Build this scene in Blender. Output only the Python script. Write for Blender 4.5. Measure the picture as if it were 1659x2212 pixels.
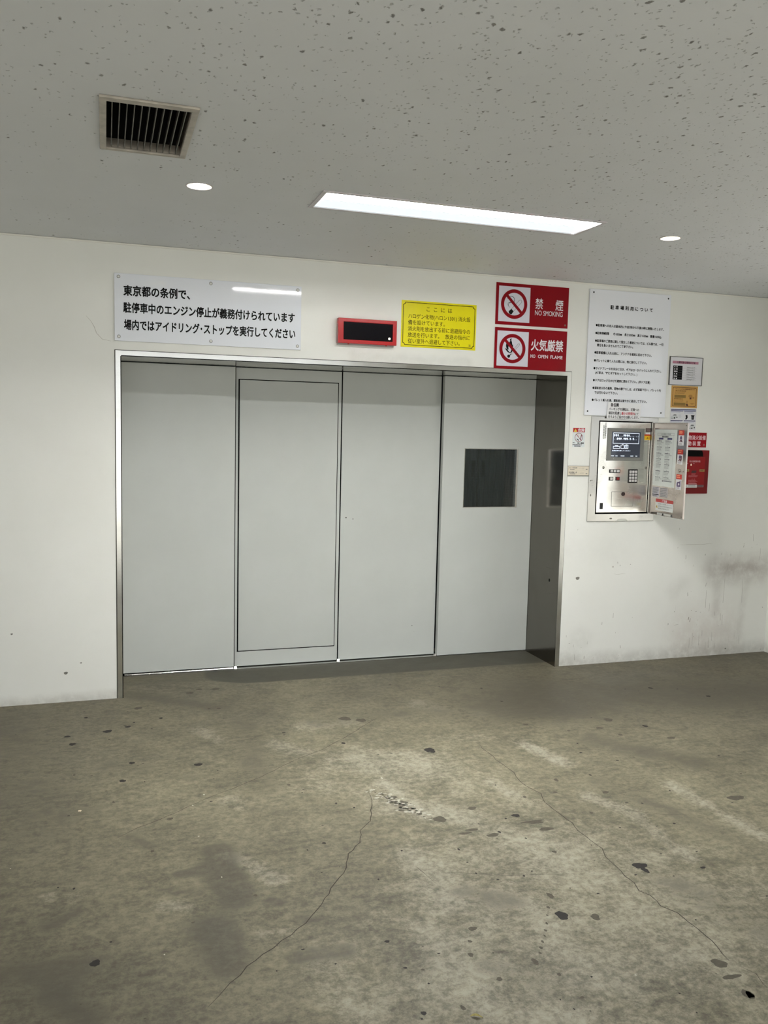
import bpy, bmesh, math, random
from mathutils import Matrix, Vector
random.seed(7)
scn = bpy.context.scene
for o in list(bpy.data.objects):
    bpy.data.objects.remove(o)
COL = scn.collection

# ------------------------------------------------------------------ camera
CAM_LOC = (-0.0547, -4.7416, 1.5)
PITCH, YAW, ROLL, FPX = -0.09842, -0.31686, -0.02353, 1843.07
cam = bpy.data.cameras.new('camera')
cam.sensor_fit = 'HORIZONTAL'
cam.sensor_width = 36.0
cam.lens = FPX / 1659 * 36.0
cam.clip_start = 0.05
cam_ob = bpy.data.objects.new('camera', cam)
COL.objects.link(cam_ob)
_R = Matrix.Rotation(YAW, 3, 'Z') @ Matrix.Rotation(PITCH, 3, 'X') @ Matrix.Rotation(ROLL, 3, 'Y')
_rt, _fw, _up = _R.col[0], _R.col[1], _R.col[2]
_M = Matrix((_rt, _up, -_fw)).transposed().to_4x4()
_M.translation = CAM_LOC
cam_ob.matrix_world = _M
scn.camera = cam_ob

# ------------------------------------------------------------------ light and exposure
SKY = 1.45           # overcast daylight through the open front of the bay
TUBE = 92.0
LAMP = 200.0         # recessed fluorescent fixture
SPOT = 9.0         # round downlights
SHAFT_FILL = 1.6         # unseen lamp added inside the lift shaft
scn.view_settings.view_transform = 'Standard'
scn.view_settings.look = 'None'
scn.view_settings.exposure = 0.24
scn.view_settings.gamma = 1.0
scn.view_settings.use_curve_mapping = False
scn.cycles.use_denoising = True
scn.cycles.use_adaptive_sampling = True
scn.cycles.adaptive_threshold = 0.04
scn.cycles.max_bounces = 8
scn.cycles.diffuse_bounces = 4
scn.cycles.glossy_bounces = 4
scn.cycles.sample_clamp_indirect = 6.0
w = bpy.data.worlds.new('overcast_sky')
scn.world = w
w.use_nodes = True
bg = w.node_tree.nodes['Background']
bg.inputs['Color'].default_value = (0.93, 0.97, 1.0, 1)
bg.inputs['Strength'].default_value = SKY
SUN = 8.5           # sun on the paving outside and on the strip of floor behind the camera
sl = bpy.data.lights.new('sun', 'SUN')
sl.energy = SUN
sl.angle = math.radians(1.0)
sl.color = (1.0, .99, .96)
so = bpy.data.objects.new('sun', sl)
COL.objects.link(so)
so.rotation_euler = (math.radians(33), 0, math.radians(-8))

# ------------------------------------------------------------------ mesh helpers
def fill2d(loops):
    """triangulated fill of closed 2-D loops (inner loops are holes)"""
    c = bpy.data.curves.new('fill', 'CURVE')
    c.dimensions = '2D'
    c.fill_mode = 'BOTH'
    for lp in loops:
        s = c.splines.new('POLY')
        s.points.add(len(lp) - 1)
        for p, q in zip(s.points, lp):
            p.co = (q[0], q[1], 0, 1)
        s.use_cyclic_u = True
    o = bpy.data.objects.new('fill', c)
    me = bpy.data.meshes.new_from_object(o)
    vs = [(v.co.x, v.co.y) for v in me.vertices]
    fs = [tuple(p.vertices) for p in me.polygons]
    bpy.data.meshes.remove(me)
    bpy.data.objects.remove(o)
    bpy.data.curves.remove(c)
    return vs, fs

_glyphs = {}
def text2d(s, bold=0.0, space=1.0):
    """outline lettering; a bold weight is struck several times with small shifts"""
    k = (s, bold, space)
    if k not in _glyphs:
        c = bpy.data.curves.new('txt', 'FONT')
        c.body = s
        c.size = 1.0
        c.space_character = space
        c.resolution_u = 3
        o = bpy.data.objects.new('txt', c)
        me = bpy.data.meshes.new_from_object(o)
        V = [(v.co.x, v.co.y) for v in me.vertices]
        F = [tuple(p.vertices) for p in me.polygons]
        bpy.data.meshes.remove(me)
        bpy.data.objects.remove(o)
        bpy.data.curves.remove(c)
        if bold:
            n = len(V)
            k8 = 8 if bold > .012 else 4
            sh = [(bold * math.cos(a), bold * math.sin(a)) for a in [math.pi * 2 / k8 * (i + .5) for i in range(k8)]]
            F = [tuple(i + n * q for i in f) for q in range(k8) for f in F]
            V = [(x + a, y + b_, q * 4e-5) for q, (a, b_) in enumerate(sh) for x, y in V]
        else:
            V = [(x, y, 0.0) for x, y in V]
        _glyphs[k] = (V, F)
    return _glyphs[k]

def circ(x, z, r, n=32, rz=None):
    rz = rz or r
    return [(x + r * math.cos(2 * math.pi * i / n), z + rz * math.sin(2 * math.pi * i / n)) for i in range(n)]
def rect(x0, x1, z0, z1):
    return [(x0, z0), (x1, z0), (x1, z1), (x0, z1)]
def rrect(x0, x1, z0, z1, r, n=5):
    o = []
    for cx, cz, a in ((x1 - r, z0 + r, -90), (x1 - r, z1 - r, 0), (x0 + r, z1 - r, 90), (x0 + r, z0 + r, 180)):
        o += [(cx + r * math.cos(math.radians(a + 90 * i / n)), cz + r * math.sin(math.radians(a + 90 * i / n))) for i in range(n + 1)]
    return o

class MB:
    """collects shapes; build() links them as ONE mesh object"""
    def __init__(s):
        s.v, s.f, s.m = [], [], []
    def add(s, vs, fs, m=0):
        b = len(s.v)
        s.v += [tuple(v) for v in vs]
        for f in fs:
            s.f.append(tuple(b + i for i in f))
            s.m.append(m)
        return s
    def box(s, x0, x1, y0, y1, z0, z1, m=0):
        vs = [(x, y, z) for x in (x0, x1) for y in (y0, y1) for z in (z0, z1)]
        return s.add(vs, [(0, 1, 3, 2), (4, 6, 7, 5), (0, 4, 5, 1), (2, 3, 7, 6), (0, 2, 6, 4), (1, 5, 7, 3)], m)
    def _pt(s, ax, p, d):
        return (p[0], d, p[1]) if ax == 'y' else ((p[0], p[1], d) if ax == 'z' else (d, p[0], p[1]))
    def prism(s, loops, a, b, ax='y', m=0):
        """2-D loops (holes allowed) extruded between a and b along axis ax"""
        vs, fs = fill2d(loops)
        for d in (a, b):
            s.add([s._pt(ax, p, d) for p in vs], fs, m)
        for lp in loops:
            n = len(lp)
            s.add([s._pt(ax, p, a) for p in lp] + [s._pt(ax, p, b) for p in lp],
                  [(i, (i + 1) % n, n + (i + 1) % n, n + i) for i in range(n)], m)
        return s
    def flat(s, loops, d, ax='y', m=0):
        """printed shape: 2-D loops filled at depth d"""
        if len(loops) == 1 and len(loops[0]) <= 4:
            lp = loops[0]
            return s.add([s._pt(ax, p, d) for p in lp], [tuple(range(len(lp)))], m)
        vs, fs = fill2d(loops)
        return s.add([s._pt(ax, p, d) for p in vs], fs, m)
    def cone(s, c, r0, r1, a, b, ax='y', n=32, m=0, caps=(True, True)):
        p0 = [s._pt(ax, q, a) for q in circ(c[0], c[1], max(r0, 1e-5), n)]
        p1 = [s._pt(ax, q, b) for q in circ(c[0], c[1], max(r1, 1e-5), n)]
        fs = [(i, (i + 1) % n, n + (i + 1) % n, n + i) for i in range(n)]
        if caps[0]: fs.append(tuple(range(n)))
        if caps[1]: fs.append(tuple(range(n, 2 * n)))
        return s.add(p0 + p1, fs, m)
    def dome(s, c, r, y, h, n=20, k=5, m=0):
        """low dome facing -y"""
        vs, fs = [], []
        for j in range(k):
            a = math.pi / 2 * j / k
            vs += [(p[0], y - h * math.sin(a), p[1]) for p in circ(c[0], c[1], r * math.cos(a), n)]
        for j in range(k - 1):
            fs += [(j * n + i, j * n + (i + 1) % n, (j + 1) * n + (i + 1) % n, (j + 1) * n + i) for i in range(n)]
        fs.append(tuple(range((k - 1) * n, k * n)))
        return s.add(vs, fs, m)
    def text(s, t, x0, x1, z0, z1, d, bold=0.0, space=1.0, m=0, ax='y', rot=False):
        """lettering fitted to the box x0..x1, z0..z1 (x1 None keeps the proportions)"""
        vs, fs = text2d(t, bold, space)
        ax0, ax1 = min(v[0] for v in vs), max(v[0] for v in vs)
        az0, az1 = min(v[1] for v in vs), max(v[1] for v in vs)
        kz = (z1 - z0) / (az1 - az0)
        kx = kz if x1 is None else (x1 - x0) / (ax1 - ax0)
        return s.add([s._pt(ax, (x0 + (v[0] - ax0) * kx, z0 + (v[1] - az0) * kz), d - v[2]) for v in vs], fs, m)
    def line(s, t, x0, x1, zm, h, d, bold=0.0, space=1.0, m=0):
        """a row of Japanese text: full-width glyphs of height h centred on zm, spread over x0..x1"""
        vs, fs = text2d(t, bold, space)
        ax0, ax1 = min(v[0] for v in vs), max(v[0] for v in vs)
        kz = h / 0.9
        kx = kz if x1 is None else (x1 - x0) / (ax1 - ax0)
        return s.add([(x0 + (v[0] - ax0) * kx, d - v[2], zm + (v[1] - 0.38) * kz) for v in vs], fs, m)
    def bars(s, x0, x1, z0, z1, n, d, fill=0.5, m=0, seed=1):
        """rows of print too fine to read"""
        r = random.Random(seed)
        h = (z1 - z0) / n
        for i in range(n):
            x = x0
            zt = z1 - i * h
            end = x1 - (x1 - x0) * (r.random() * 0.25)
            while x < end:
                l = min((x1 - x0) * (0.04 + 0.1 * r.random()), end - x)
                s.flat([rect(x, x + l, zt - h * fill, zt)], d, m=m)
                x += l + (x1 - x0) * 0.02
        return s
    def ribbon(s, pts, w0, z, ax='z', m=0, jit=0.25):
        r = random.Random(len(pts))
        P = []
        for (a, b) in zip(pts, pts[1:]):
            n = max(1, int(math.hypot(b[0] - a[0], b[1] - a[1]) / 0.03))
            for i in range(n):
                t = i / n
                P.append((a[0] + (b[0] - a[0]) * t + r.uniform(-1, 1) * w0 * 1.2, a[1] + (b[1] - a[1]) * t + r.uniform(-1, 1) * w0 * 1.2))
        P.append(pts[-1])
        L, Rr = [], []
        for i, p in enumerate(P):
            q0, q1 = P[max(i - 1, 0)], P[min(i + 1, len(P) - 1)]
            dx, dy = q1[0] - q0[0], q1[1] - q0[1]
            n = math.hypot(dx, dy) or 1
            e = min(i, len(P) - 1 - i)
            hw = w0 / 2 * (0.25 + 0.75 * min(1, e / 3)) * (1 + r.uniform(-jit, jit))
            L.append((p[0] - dy / n * hw, p[1] + dx / n * hw))
            Rr.append((p[0] + dy / n * hw, p[1] - dx / n * hw))
        k = len(P)
        return s.add([s._pt(ax, p, z) for p in L + Rr], [(i, i + 1, k + i + 1, k + i) for i in range(k - 1)], m)
    def build(s, name, mats, parent=None, origin=(0, 0, 0), smooth=False, bevel=0.0, recalc=False):
        me = bpy.data.meshes.new(name)
        ox, oy, oz = origin
        me.from_pydata([(x - ox, y - oy, z - oz) for x, y, z in s.v], [], s.f)
        for mt in (mats if isinstance(mats, (list, tuple)) else [mats]):
            me.materials.append(mt)
        me.polygons.foreach_set('material_index', s.m)
        if recalc:
            b = bmesh.new(); b.from_mesh(me)
            bmesh.ops.remove_doubles(b, verts=b.verts, dist=1e-6)
            bmesh.ops.recalc_face_normals(b, faces=b.faces)
            b.to_mesh(me); b.free()
        if smooth:
            me.polygons.foreach_set('use_smooth', [True] * len(me.polygons))
        me.update()
        o = bpy.data.objects.new(name, me)
        COL.objects.link(o)
        if parent is not None:
            o.parent = parent
        else:
            o.location = origin
        if bevel:
            bm = o.modifiers.new('bevel', 'BEVEL')
            bm.width = bevel; bm.segments = 2; bm.limit_method = 'ANGLE'; bm.angle_limit = math.radians(50)
        return o

class Thing:
    """an Empty at the thing's base that parents its parts; parts are given in world metres"""
    def __init__(s, name, label, cat, loc, group=None):
        s.o = bpy.data.objects.new(name, None)
        s.o.empty_display_size = 0.05
        COL.objects.link(s.o)
        s.o.location = loc
        s.loc = loc
        tag(s.o, label, cat, group)
    def part(s, name, mb, mats, parent=None, **k):
        return mb.build(name, mats, parent or s.o, origin=s.loc, **k)
def tag(o, label, cat, group=None, kind='thing'):
    o['label'] = label; o['category'] = cat; o['kind'] = kind
    if group: o['group'] = group
def struct(o):
    o['kind'] = 'structure'
    return o

# ------------------------------------------------------------------ materials
def lin(c):
    """sRGB 0-255 to linear"""
    return tuple(((x / 255) / 12.92 if x <= 10 else ((x / 255 + 0.055) / 1.055) ** 2.4) for x in c)
class NT:
    def __init__(s, name):
        s.mat = bpy.data.materials.new(name)
        s.mat.use_nodes = True
        s.t = s.mat.node_tree
        s.b = s.t.nodes['Principled BSDF']
        s.co = s.t.nodes.new('ShaderNodeTexCoord').outputs['Object']
    def n(s, typ, **k):
        nd = s.t.nodes.new(typ)
        for a, b in k.items(): setattr(nd, a, b)
        return nd
    def l(s, a, b): s.t.links.new(a, b)
    def put(s, sock, val):
        if isinstance(val, bpy.types.NodeSocket): s.l(val, sock)
        else: sock.default_value = val
    def noise(s, scale, detail=5, rough=0.55, vec=None, dist=0.0):
        nd = s.n('ShaderNodeTexNoise')
        nd.inputs['Scale'].default_value = scale; nd.inputs['Detail'].default_value = detail
        nd.inputs['Roughness'].default_value = rough; nd.inputs['Distortion'].default_value = dist
        s.l(vec or s.co, nd.inputs['Vector'])
        return nd.outputs[0]
    def ramp(s, fac, a, b, lo=0.0, hi=1.0):
        nd = s.n('ShaderNodeMapRange', interpolation_type='SMOOTHSTEP')
        s.put(nd.inputs['Value'], fac)
        nd.inputs['From Min'].default_value = a; nd.inputs['From Max'].default_value = b
        nd.inputs['To Min'].default_value = lo; nd.inputs['To Max'].default_value = hi
        return nd.outputs[0]
    def mix(s, fac, a, b):
        nd = s.n('ShaderNodeMix', data_type='RGBA')
        s.put(nd.inputs[0], fac)
        for i, c in ((6, a), (7, b)):
            s.put(nd.inputs[i], c if isinstance(c, bpy.types.NodeSocket) else (*c, 1))
        return nd.outputs[2]
    def math(s, op, a, b=0.0, clamp=False):
        nd = s.n('ShaderNodeMath', operation=op, use_clamp=clamp)
        s.put(nd.inputs[0], a); s.put(nd.inputs[1], b)
        return nd.outputs[0]
    def vmul(s, vec, k):
        nd = s.n('ShaderNodeVectorMath', operation='MULTIPLY')
        s.l(vec, nd.inputs[0]); nd.inputs[1].default_value = k
        return nd.outputs[0]
    def warp(s, scale, amount, detail=4):
        nz = s.n('ShaderNodeTexNoise')
        nz.inputs['Scale'].default_value = scale; nz.inputs['Detail'].default_value = detail
        nz.inputs['Roughness'].default_value = 0.65
        s.l(s.co, nz.inputs['Vector'])
        a = s.n('ShaderNodeVectorMath', operation='SUBTRACT'); s.l(nz.outputs[1], a.inputs[0]); a.inputs[1].default_value = (.5, .5, .5)
        b = s.n('ShaderNodeVectorMath', operation='SCALE'); s.l(a.outputs[0], b.inputs[0]); b.inputs['Scale'].default_value = amount
        c = s.n('ShaderNodeVectorMath', operation='ADD'); s.l(s.co, c.inputs[0]); s.l(b.outputs[0], c.inputs[1])
        return c.outputs[0]
    def capsule(s, vec, a, b, r, soft):
        g = s.n('ShaderNodeGroup'); g.node_tree = CAPS
        s.l(vec, g.inputs[0]); g.inputs[1].default_value = a; g.inputs[2].default_value = b
        g.inputs[3].default_value = r * (1 + soft); g.inputs[4].default_value = r * (1 - soft)
        return g.outputs[0]
    def bump(s, h, strength, dist=0.002):
        nd = s.n('ShaderNodeBump'); nd.inputs['Strength'].default_value = strength; nd.inputs['Distance'].default_value = dist
        s.l(h, nd.inputs['Height']); s.l(nd.outputs[0], s.b.inputs['Normal'])
    def out(s, color=None, rough=None, metal=None, **k):
        if color is not None: s.put(s.b.inputs['Base Color'], color if isinstance(color, bpy.types.NodeSocket) else (*color, 1))
        if rough is not None: s.put(s.b.inputs['Roughness'], rough)
        if metal is not None: s.b.inputs['Metallic'].default_value = metal
        for a, b in k.items(): s.put(s.b.inputs[a.replace('_', ' ')], b)
        return s.mat

def make_caps():
    """mask of a soft-edged capsule between two points"""
    g = bpy.data.node_groups.new('capsule_mask', 'ShaderNodeTree')
    I = g.interface
    for nm, ty in (('P', 'NodeSocketVector'), ('A', 'NodeSocketVector'), ('B', 'NodeSocketVector'), ('Far', 'NodeSocketFloat'), ('Near', 'NodeSocketFloat')):
        I.new_socket(nm, in_out='INPUT', socket_type=ty)
    I.new_socket('Mask', in_out='OUTPUT', socket_type='NodeSocketFloat')
    gi, go = g.nodes.new('NodeGroupInput'), g.nodes.new('NodeGroupOutput')
    def vm(op, a, b):
        nd = g.nodes.new('ShaderNodeVectorMath'); nd.operation = op
        g.links.new(a, nd.inputs[0]); g.links.new(b, nd.inputs[1]); return nd
    pa = vm('SUBTRACT', gi.outputs[0], gi.outputs[1]).outputs[0]
    ba = vm('SUBTRACT', gi.outputs[2], gi.outputs[1]).outputs[0]
    d1 = vm('DOT_PRODUCT', pa, ba).outputs['Value']; d2 = vm('DOT_PRODUCT', ba, ba).outputs['Value']
    dv = g.nodes.new('ShaderNodeMath'); dv.operation = 'DIVIDE'; dv.use_clamp = True
    g.links.new(d1, dv.inputs[0]); g.links.new(d2, dv.inputs[1])
    sc = g.nodes.new('ShaderNodeVectorMath'); sc.operation = 'SCALE'
    g.links.new(ba, sc.inputs[0]); g.links.new(dv.outputs[0], sc.inputs['Scale'])
    ds = vm('DISTANCE', pa, sc.outputs[0]).outputs['Value']
    mr = g.nodes.new('ShaderNodeMapRange'); mr.interpolation_type = 'SMOOTHSTEP'
    g.links.new(ds, mr.inputs['Value']); g.links.new(gi.outputs[3], mr.inputs['From Min']); g.links.new(gi.outputs[4], mr.inputs['From Max'])
    g.links.new(mr.outputs[0], go.inputs[0])
    return g
CAPS = make_caps()

def plain(name, rgb, rough=0.5, metal=0.0, vary=0.0, scale=8.0, spec=0.5, coat=0.0):
    """plain painted, printed or plastic surface with a little unevenness"""
    t = NT(name)
    c = lin(rgb)
    col = t.mix(t.ramp(t.noise(scale, 4), 0.3, 0.7), tuple(x * (1 - vary) for x in c), c) if vary else c
    t.b.inputs['Specular IOR Level'].default_value = spec
    t.b.inputs['Coat Weight'].default_value = coat
    t.b.inputs['Coat Roughness'].default_value = 0.03
    return t.out(col, rough, metal)
def steel(name, rgb, rough, axis=(1, 1, 60), vary=0.12, smudge=0.35):
    """brushed stainless steel: fine streaks across the given axis"""
    t = NT(name)
    st = t.noise(6, 3, 0.6, t.vmul(t.co, axis))
    sm = t.noise(5, 4, 0.6)
    c = lin(rgb)
    col = t.mix(st, tuple(x * (1 - vary) for x in c), c)
    col = t.mix(t.ramp(sm, 0.55, 0.8, 0, smudge), col, tuple(x * 0.7 for x in c))
    rg = t.math('ADD', t.ramp(sm, 0.3, 0.8, rough * 0.75, rough * 1.35), t.ramp(st, 0, 1, -0.03, 0.03))
    return t.out(col, rg, 1.0)
def glow(name, rgb, strength):
    t = NT(name)
    return t.out(rgb, 0.5, Emission_Color=(*rgb, 1), Emission_Strength=strength)

# ------------------------------------------------------------------ marks on floor and wall, in metres
DARK=[(-0.159,-0.284,0.010,0.011),(-0.055,-0.512,0.020,0.020),(0.041,-0.470,0.015,0.013),(-0.238,-0.539,0.014,0.013),(-0.211,-0.647,0.014,0.018),(0.071,-0.416,0.006,0.007),(0.204,-0.383,0.010,0.011),(0.046,-0.945,0.012,0.013),(0.325,-1.037,0.017,0.016),(0.003,-1.131,0.013,0.014),(0.766,-0.742,0.010,0.006),(1.012,-0.949,0.009,0.012),(0.686,-1.877,0.007,0.007),(0.812,-1.571,0.004,0.006),(-0.093,-2.377,0.013,0.016),(-0.162,-1.958,0.004,0.006),(-0.211,-1.937,0.003,0.004),(0.617,-1.911,0.003,0.005),(0.703,-1.439,0.003,0.004),(0.091,-1.164,0.003,0.005),(0.800,-2.168,0.003,0.005),(0.871,-1.628,0.004,0.006),(0.548,-2.564,0.003,0.003),(0.384,-2.549,0.002,0.003),(1.381,-1.138,0.026,0.029),(1.463,-1.860,0.015,0.014),(1.287,-2.525,0.020,0.022),(3.009,-0.549,0.014,0.015),(3.247,-0.766,0.014,0.014),(2.582,-1.107,0.013,0.015),(2.032,-0.559,0.009,0.008),(1.915,-2.397,0.011,0.007),(2.030,-2.084,0.006,0.006),(1.963,-1.588,0.005,0.008),(2.016,-1.896,0.004,0.005),(1.414,-2.039,0.004,0.005),(0.720,-2.504,0.007,0.007),(0.714,-2.823,0.008,0.007),(0.702,-2.842,0.004,0.003),(1.413,-1.873,0.004,0.006),(1.340,-1.968,0.005,0.008),(1.707,-2.326,0.025,0.020),(1.707,-2.358,0.011,0.018),(2.021,-0.313,0.007,0.009),(2.681,-1.545,0.006,0.006),(2.205,-1.820,0.004,0.005),(2.109,-1.235,0.005,0.006),(1.968,-2.296,0.004,0.004),(1.098,-2.918,0.002,0.004),(1.214,-2.814,0.003,0.004),(1.292,-1.887,0.003,0.004),(2.062,-1.345,0.007,0.006),(1.804,-2.058,0.004,0.004),(1.140,-2.050,0.004,0.007),(0.939,-2.005,0.004,0.005),(1.282,-2.279,0.004,0.005),(1.132,-2.220,0.003,0.005),(1.082,-2.875,0.002,0.003),(1.406,-2.942,0.003,0.003),(1.401,-3.020,0.002,0.003),(0.769,-2.716,0.003,0.004)]
BROWN=[(0.099,-0.197,0.020,0.019),(0.456,-0.294,0.008,0.011),(0.506,-0.303,0.012,0.011),(0.169,-1.537,0.011,0.010),(0.666,-1.349,0.006,0.009),(0.391,-2.154,0.006,0.007),(0.091,-1.775,0.006,0.008),(-0.035,-1.332,0.005,0.009),(0.384,0.000,0.019,0.017),(0.529,0.039,0.026,0.013),(0.440,0.056,0.016,0.013),(1.111,-0.619,0.031,0.028),(1.185,-0.663,0.024,0.028),(0.989,-2.513,0.013,0.011),(1.601,-2.863,0.020,0.021),(1.384,-2.561,0.013,0.018),(0.963,-2.752,0.009,0.008),(1.929,-1.762,0.016,0.012),(2.432,-1.953,0.036,0.022),(1.766,-1.917,0.008,0.008),(1.095,-2.710,0.009,0.015),(0.931,-2.630,0.007,0.011),(2.448,-0.975,0.025,0.022),(2.334,-1.072,0.018,0.014),(2.158,-1.068,0.007,0.010),(1.308,-2.413,0.010,0.016),(1.268,-2.472,0.005,0.007),(1.243,-2.511,0.003,0.005),(1.220,-2.550,0.004,0.006),(1.198,-2.582,0.004,0.006),(1.182,-2.606,0.003,0.006),(1.162,-2.630,0.004,0.006),(1.143,-2.656,0.005,0.007),(1.128,-2.677,0.004,0.006),(1.502,-1.924,0.042,0.010),(1.514,-1.937,0.027,0.008),(1.524,-1.993,0.032,0.012),(1.249,-1.924,0.026,0.009),(1.212,-1.943,0.030,0.007),(1.307,-1.983,0.023,0.013),(1.323,-1.755,0.019,0.013),(1.162,-1.811,0.027,0.023),(1.584,-2.996,0.014,0.019),(1.587,-3.002,0.010,0.016),(1.790,-1.596,0.009,0.015),(1.722,-1.707,0.009,0.009),(1.577,-1.715,0.008,0.009),(1.989,-0.931,0.012,0.011),(2.382,-1.186,0.014,0.010),(2.608,-1.287,0.019,0.014),(1.466,-2.158,0.008,0.009),(0.955,-2.570,0.006,0.007),(1.132,-2.780,0.006,0.006),(0.820,-2.832,0.006,0.010),(1.593,-2.923,0.029,0.009),(1.143,-2.883,0.006,0.005),(1.063,-1.633,0.028,0.019),(1.052,-1.578,0.015,0.013),(1.102,-1.744,0.013,0.012)]
WHITE=[(0.315,-1.355,0.004,0.006),(0.262,-1.443,0.003,0.004),(-0.159,-1.381,0.006,0.006),(0.302,-2.014,0.002,0.004),(0.093,-2.390,0.002,0.003),(-0.368,-1.770,0.002,0.002),(0.258,-1.707,0.003,0.004),(1.065,-1.384,0.005,0.008),(0.985,-1.491,0.006,0.009),(1.029,-1.572,0.015,0.015),(1.056,-1.595,0.009,0.011),(1.070,-1.682,0.008,0.010),(1.087,-1.719,0.008,0.008),(1.104,-1.750,0.011,0.010),(1.376,-1.330,0.008,0.013),(1.266,-1.437,0.007,0.010),(1.337,-2.842,0.003,0.003),(1.906,-1.170,0.006,0.006),(1.308,-0.943,0.007,0.011),(1.532,-1.080,0.007,0.009),(1.098,-1.412,0.008,0.013),(1.118,-1.491,0.010,0.012)]
CR_A=[(1.296,-0.629),(1.198,-0.723),(1.056,-0.862),(0.907,-0.994),(0.742,-1.095),(0.571,-1.235),(0.414,-1.338),(0.299,-1.409),(0.166,-1.511),(0.053,-1.578),(-0.030,-1.648)]
CR_B=[(0.968,-1.498),(0.956,-1.586),(0.931,-1.666),(0.896,-1.759),(0.842,-1.822),(0.809,-1.906),(0.753,-1.978),(0.704,-2.095),(0.634,-2.181),(0.565,-2.287),(0.511,-2.349),(0.426,-2.417),(0.363,-2.467),(0.310,-2.507),(0.257,-2.569),(0.215,-2.606),(0.187,-2.644)]
CR_C=[(1.635,-1.107),(1.635,-1.213),(1.637,-1.357),(1.645,-1.481),(1.629,-1.578),(1.644,-1.655),(1.655,-1.705),(1.631,-1.779),(1.631,-1.845),(1.640,-1.911),(1.645,-1.973),(1.636,-2.039),(1.642,-2.126),(1.647,-2.181),(1.626,-2.236),(1.625,-2.303),(1.616,-2.372),(1.621,-2.420),(1.609,-2.469),(1.626,-2.502),(1.624,-2.565),(1.650,-2.613),(1.652,-2.666),(1.656,-2.737),(1.647,-2.800),(1.638,-2.860),(1.652,-2.866)]
CR_D=[(1.655,-2.896),(1.670,-2.929),(1.659,-2.973),(1.656,-2.992)]
CR_E=[(0.951,-2.116),(0.964,-2.183),(0.976,-2.240)]
CR_F=[(1.849,-1.826),(1.920,-1.933),(2.031,-2.006),(2.155,-2.044)]
CR_G=[(1.007,-2.179),(1.149,-2.226),(1.188,-2.253),(1.298,-2.276),(1.439,-2.309)]
CR_H=[(1.038,-1.159),(1.095,-1.117),(1.158,-1.098)]
SC=[(3.567,0.878,0.005,0.012),(4.098,0.750,0.009,0.018),(4.099,0.767,0.006,0.008),(3.920,0.702,0.006,0.014),(3.997,0.694,0.004,0.018),(3.786,0.699,0.008,0.012),(3.977,0.611,0.005,0.041),(3.108,0.663,0.005,0.014),(3.124,0.644,0.010,0.010),(3.073,0.637,0.014,0.012),(3.204,0.649,0.009,0.006),(3.631,0.687,0.004,0.031),(3.627,0.654,0.005,0.006),(3.697,0.628,0.004,0.014),(3.806,0.494,0.007,0.027),(3.665,0.433,0.004,0.027),(3.690,0.452,0.005,0.005),(3.813,0.321,0.005,0.005),(3.775,0.304,0.006,0.010),(3.092,0.314,0.004,0.033),(3.010,0.266,0.004,0.021),(3.116,0.199,0.005,0.010),(3.159,0.102,0.004,0.021),(3.147,0.043,0.005,0.008),(3.693,0.255,0.008,0.027),(3.680,0.267,0.012,0.021),(3.566,0.318,0.008,0.006),(3.560,0.186,0.018,0.004),(3.943,0.265,0.003,0.051),(3.958,0.242,0.003,0.072),(3.930,0.204,0.003,0.008),(3.732,0.139,0.005,0.008),(3.702,0.321,0.016,0.004),(3.738,0.311,0.031,0.004),(3.755,0.252,0.008,0.005),(3.748,0.219,0.005,0.006),(3.662,0.145,0.031,0.003),(3.585,0.227,0.072,0.003),(3.521,0.236,0.006,0.016),(3.814,0.394,0.002,0.123),(3.956,0.444,0.002,0.164),(4.112,0.439,0.002,0.164),(3.895,0.290,0.003,0.031),(3.845,0.337,0.003,0.062),(3.698,0.098,0.005,0.072),(3.722,0.119,0.003,0.092),(3.775,0.116,0.004,0.082),(3.831,0.068,0.005,0.062),(3.856,0.089,0.003,0.072),(3.880,0.133,0.003,0.062),(3.905,0.064,0.003,0.041),(3.798,0.160,0.004,0.041),(4.111,0.098,0.002,0.062),(4.297,0.018,0.010,0.008),(4.293,0.317,0.005,0.010),(2.956,0.044,0.006,0.008),(2.889,0.048,0.005,0.021),(2.808,0.128,0.004,0.021),(2.818,0.053,0.005,0.041),(2.798,0.884,0.007,0.010),(4.241,0.694,0.003,0.082),(4.208,0.762,0.021,0.003),(4.177,0.808,0.003,0.051),(4.169,0.741,0.004,0.006),(3.563,0.752,0.004,0.010),(3.240,0.295,0.003,0.004),(2.752,0.195,0.003,0.016),(2.908,0.143,0.003,0.021),(2.862,0.114,0.014,0.004),(2.778,0.145,0.021,0.003),(3.633,-0.004,0.006,0.003)]
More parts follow.
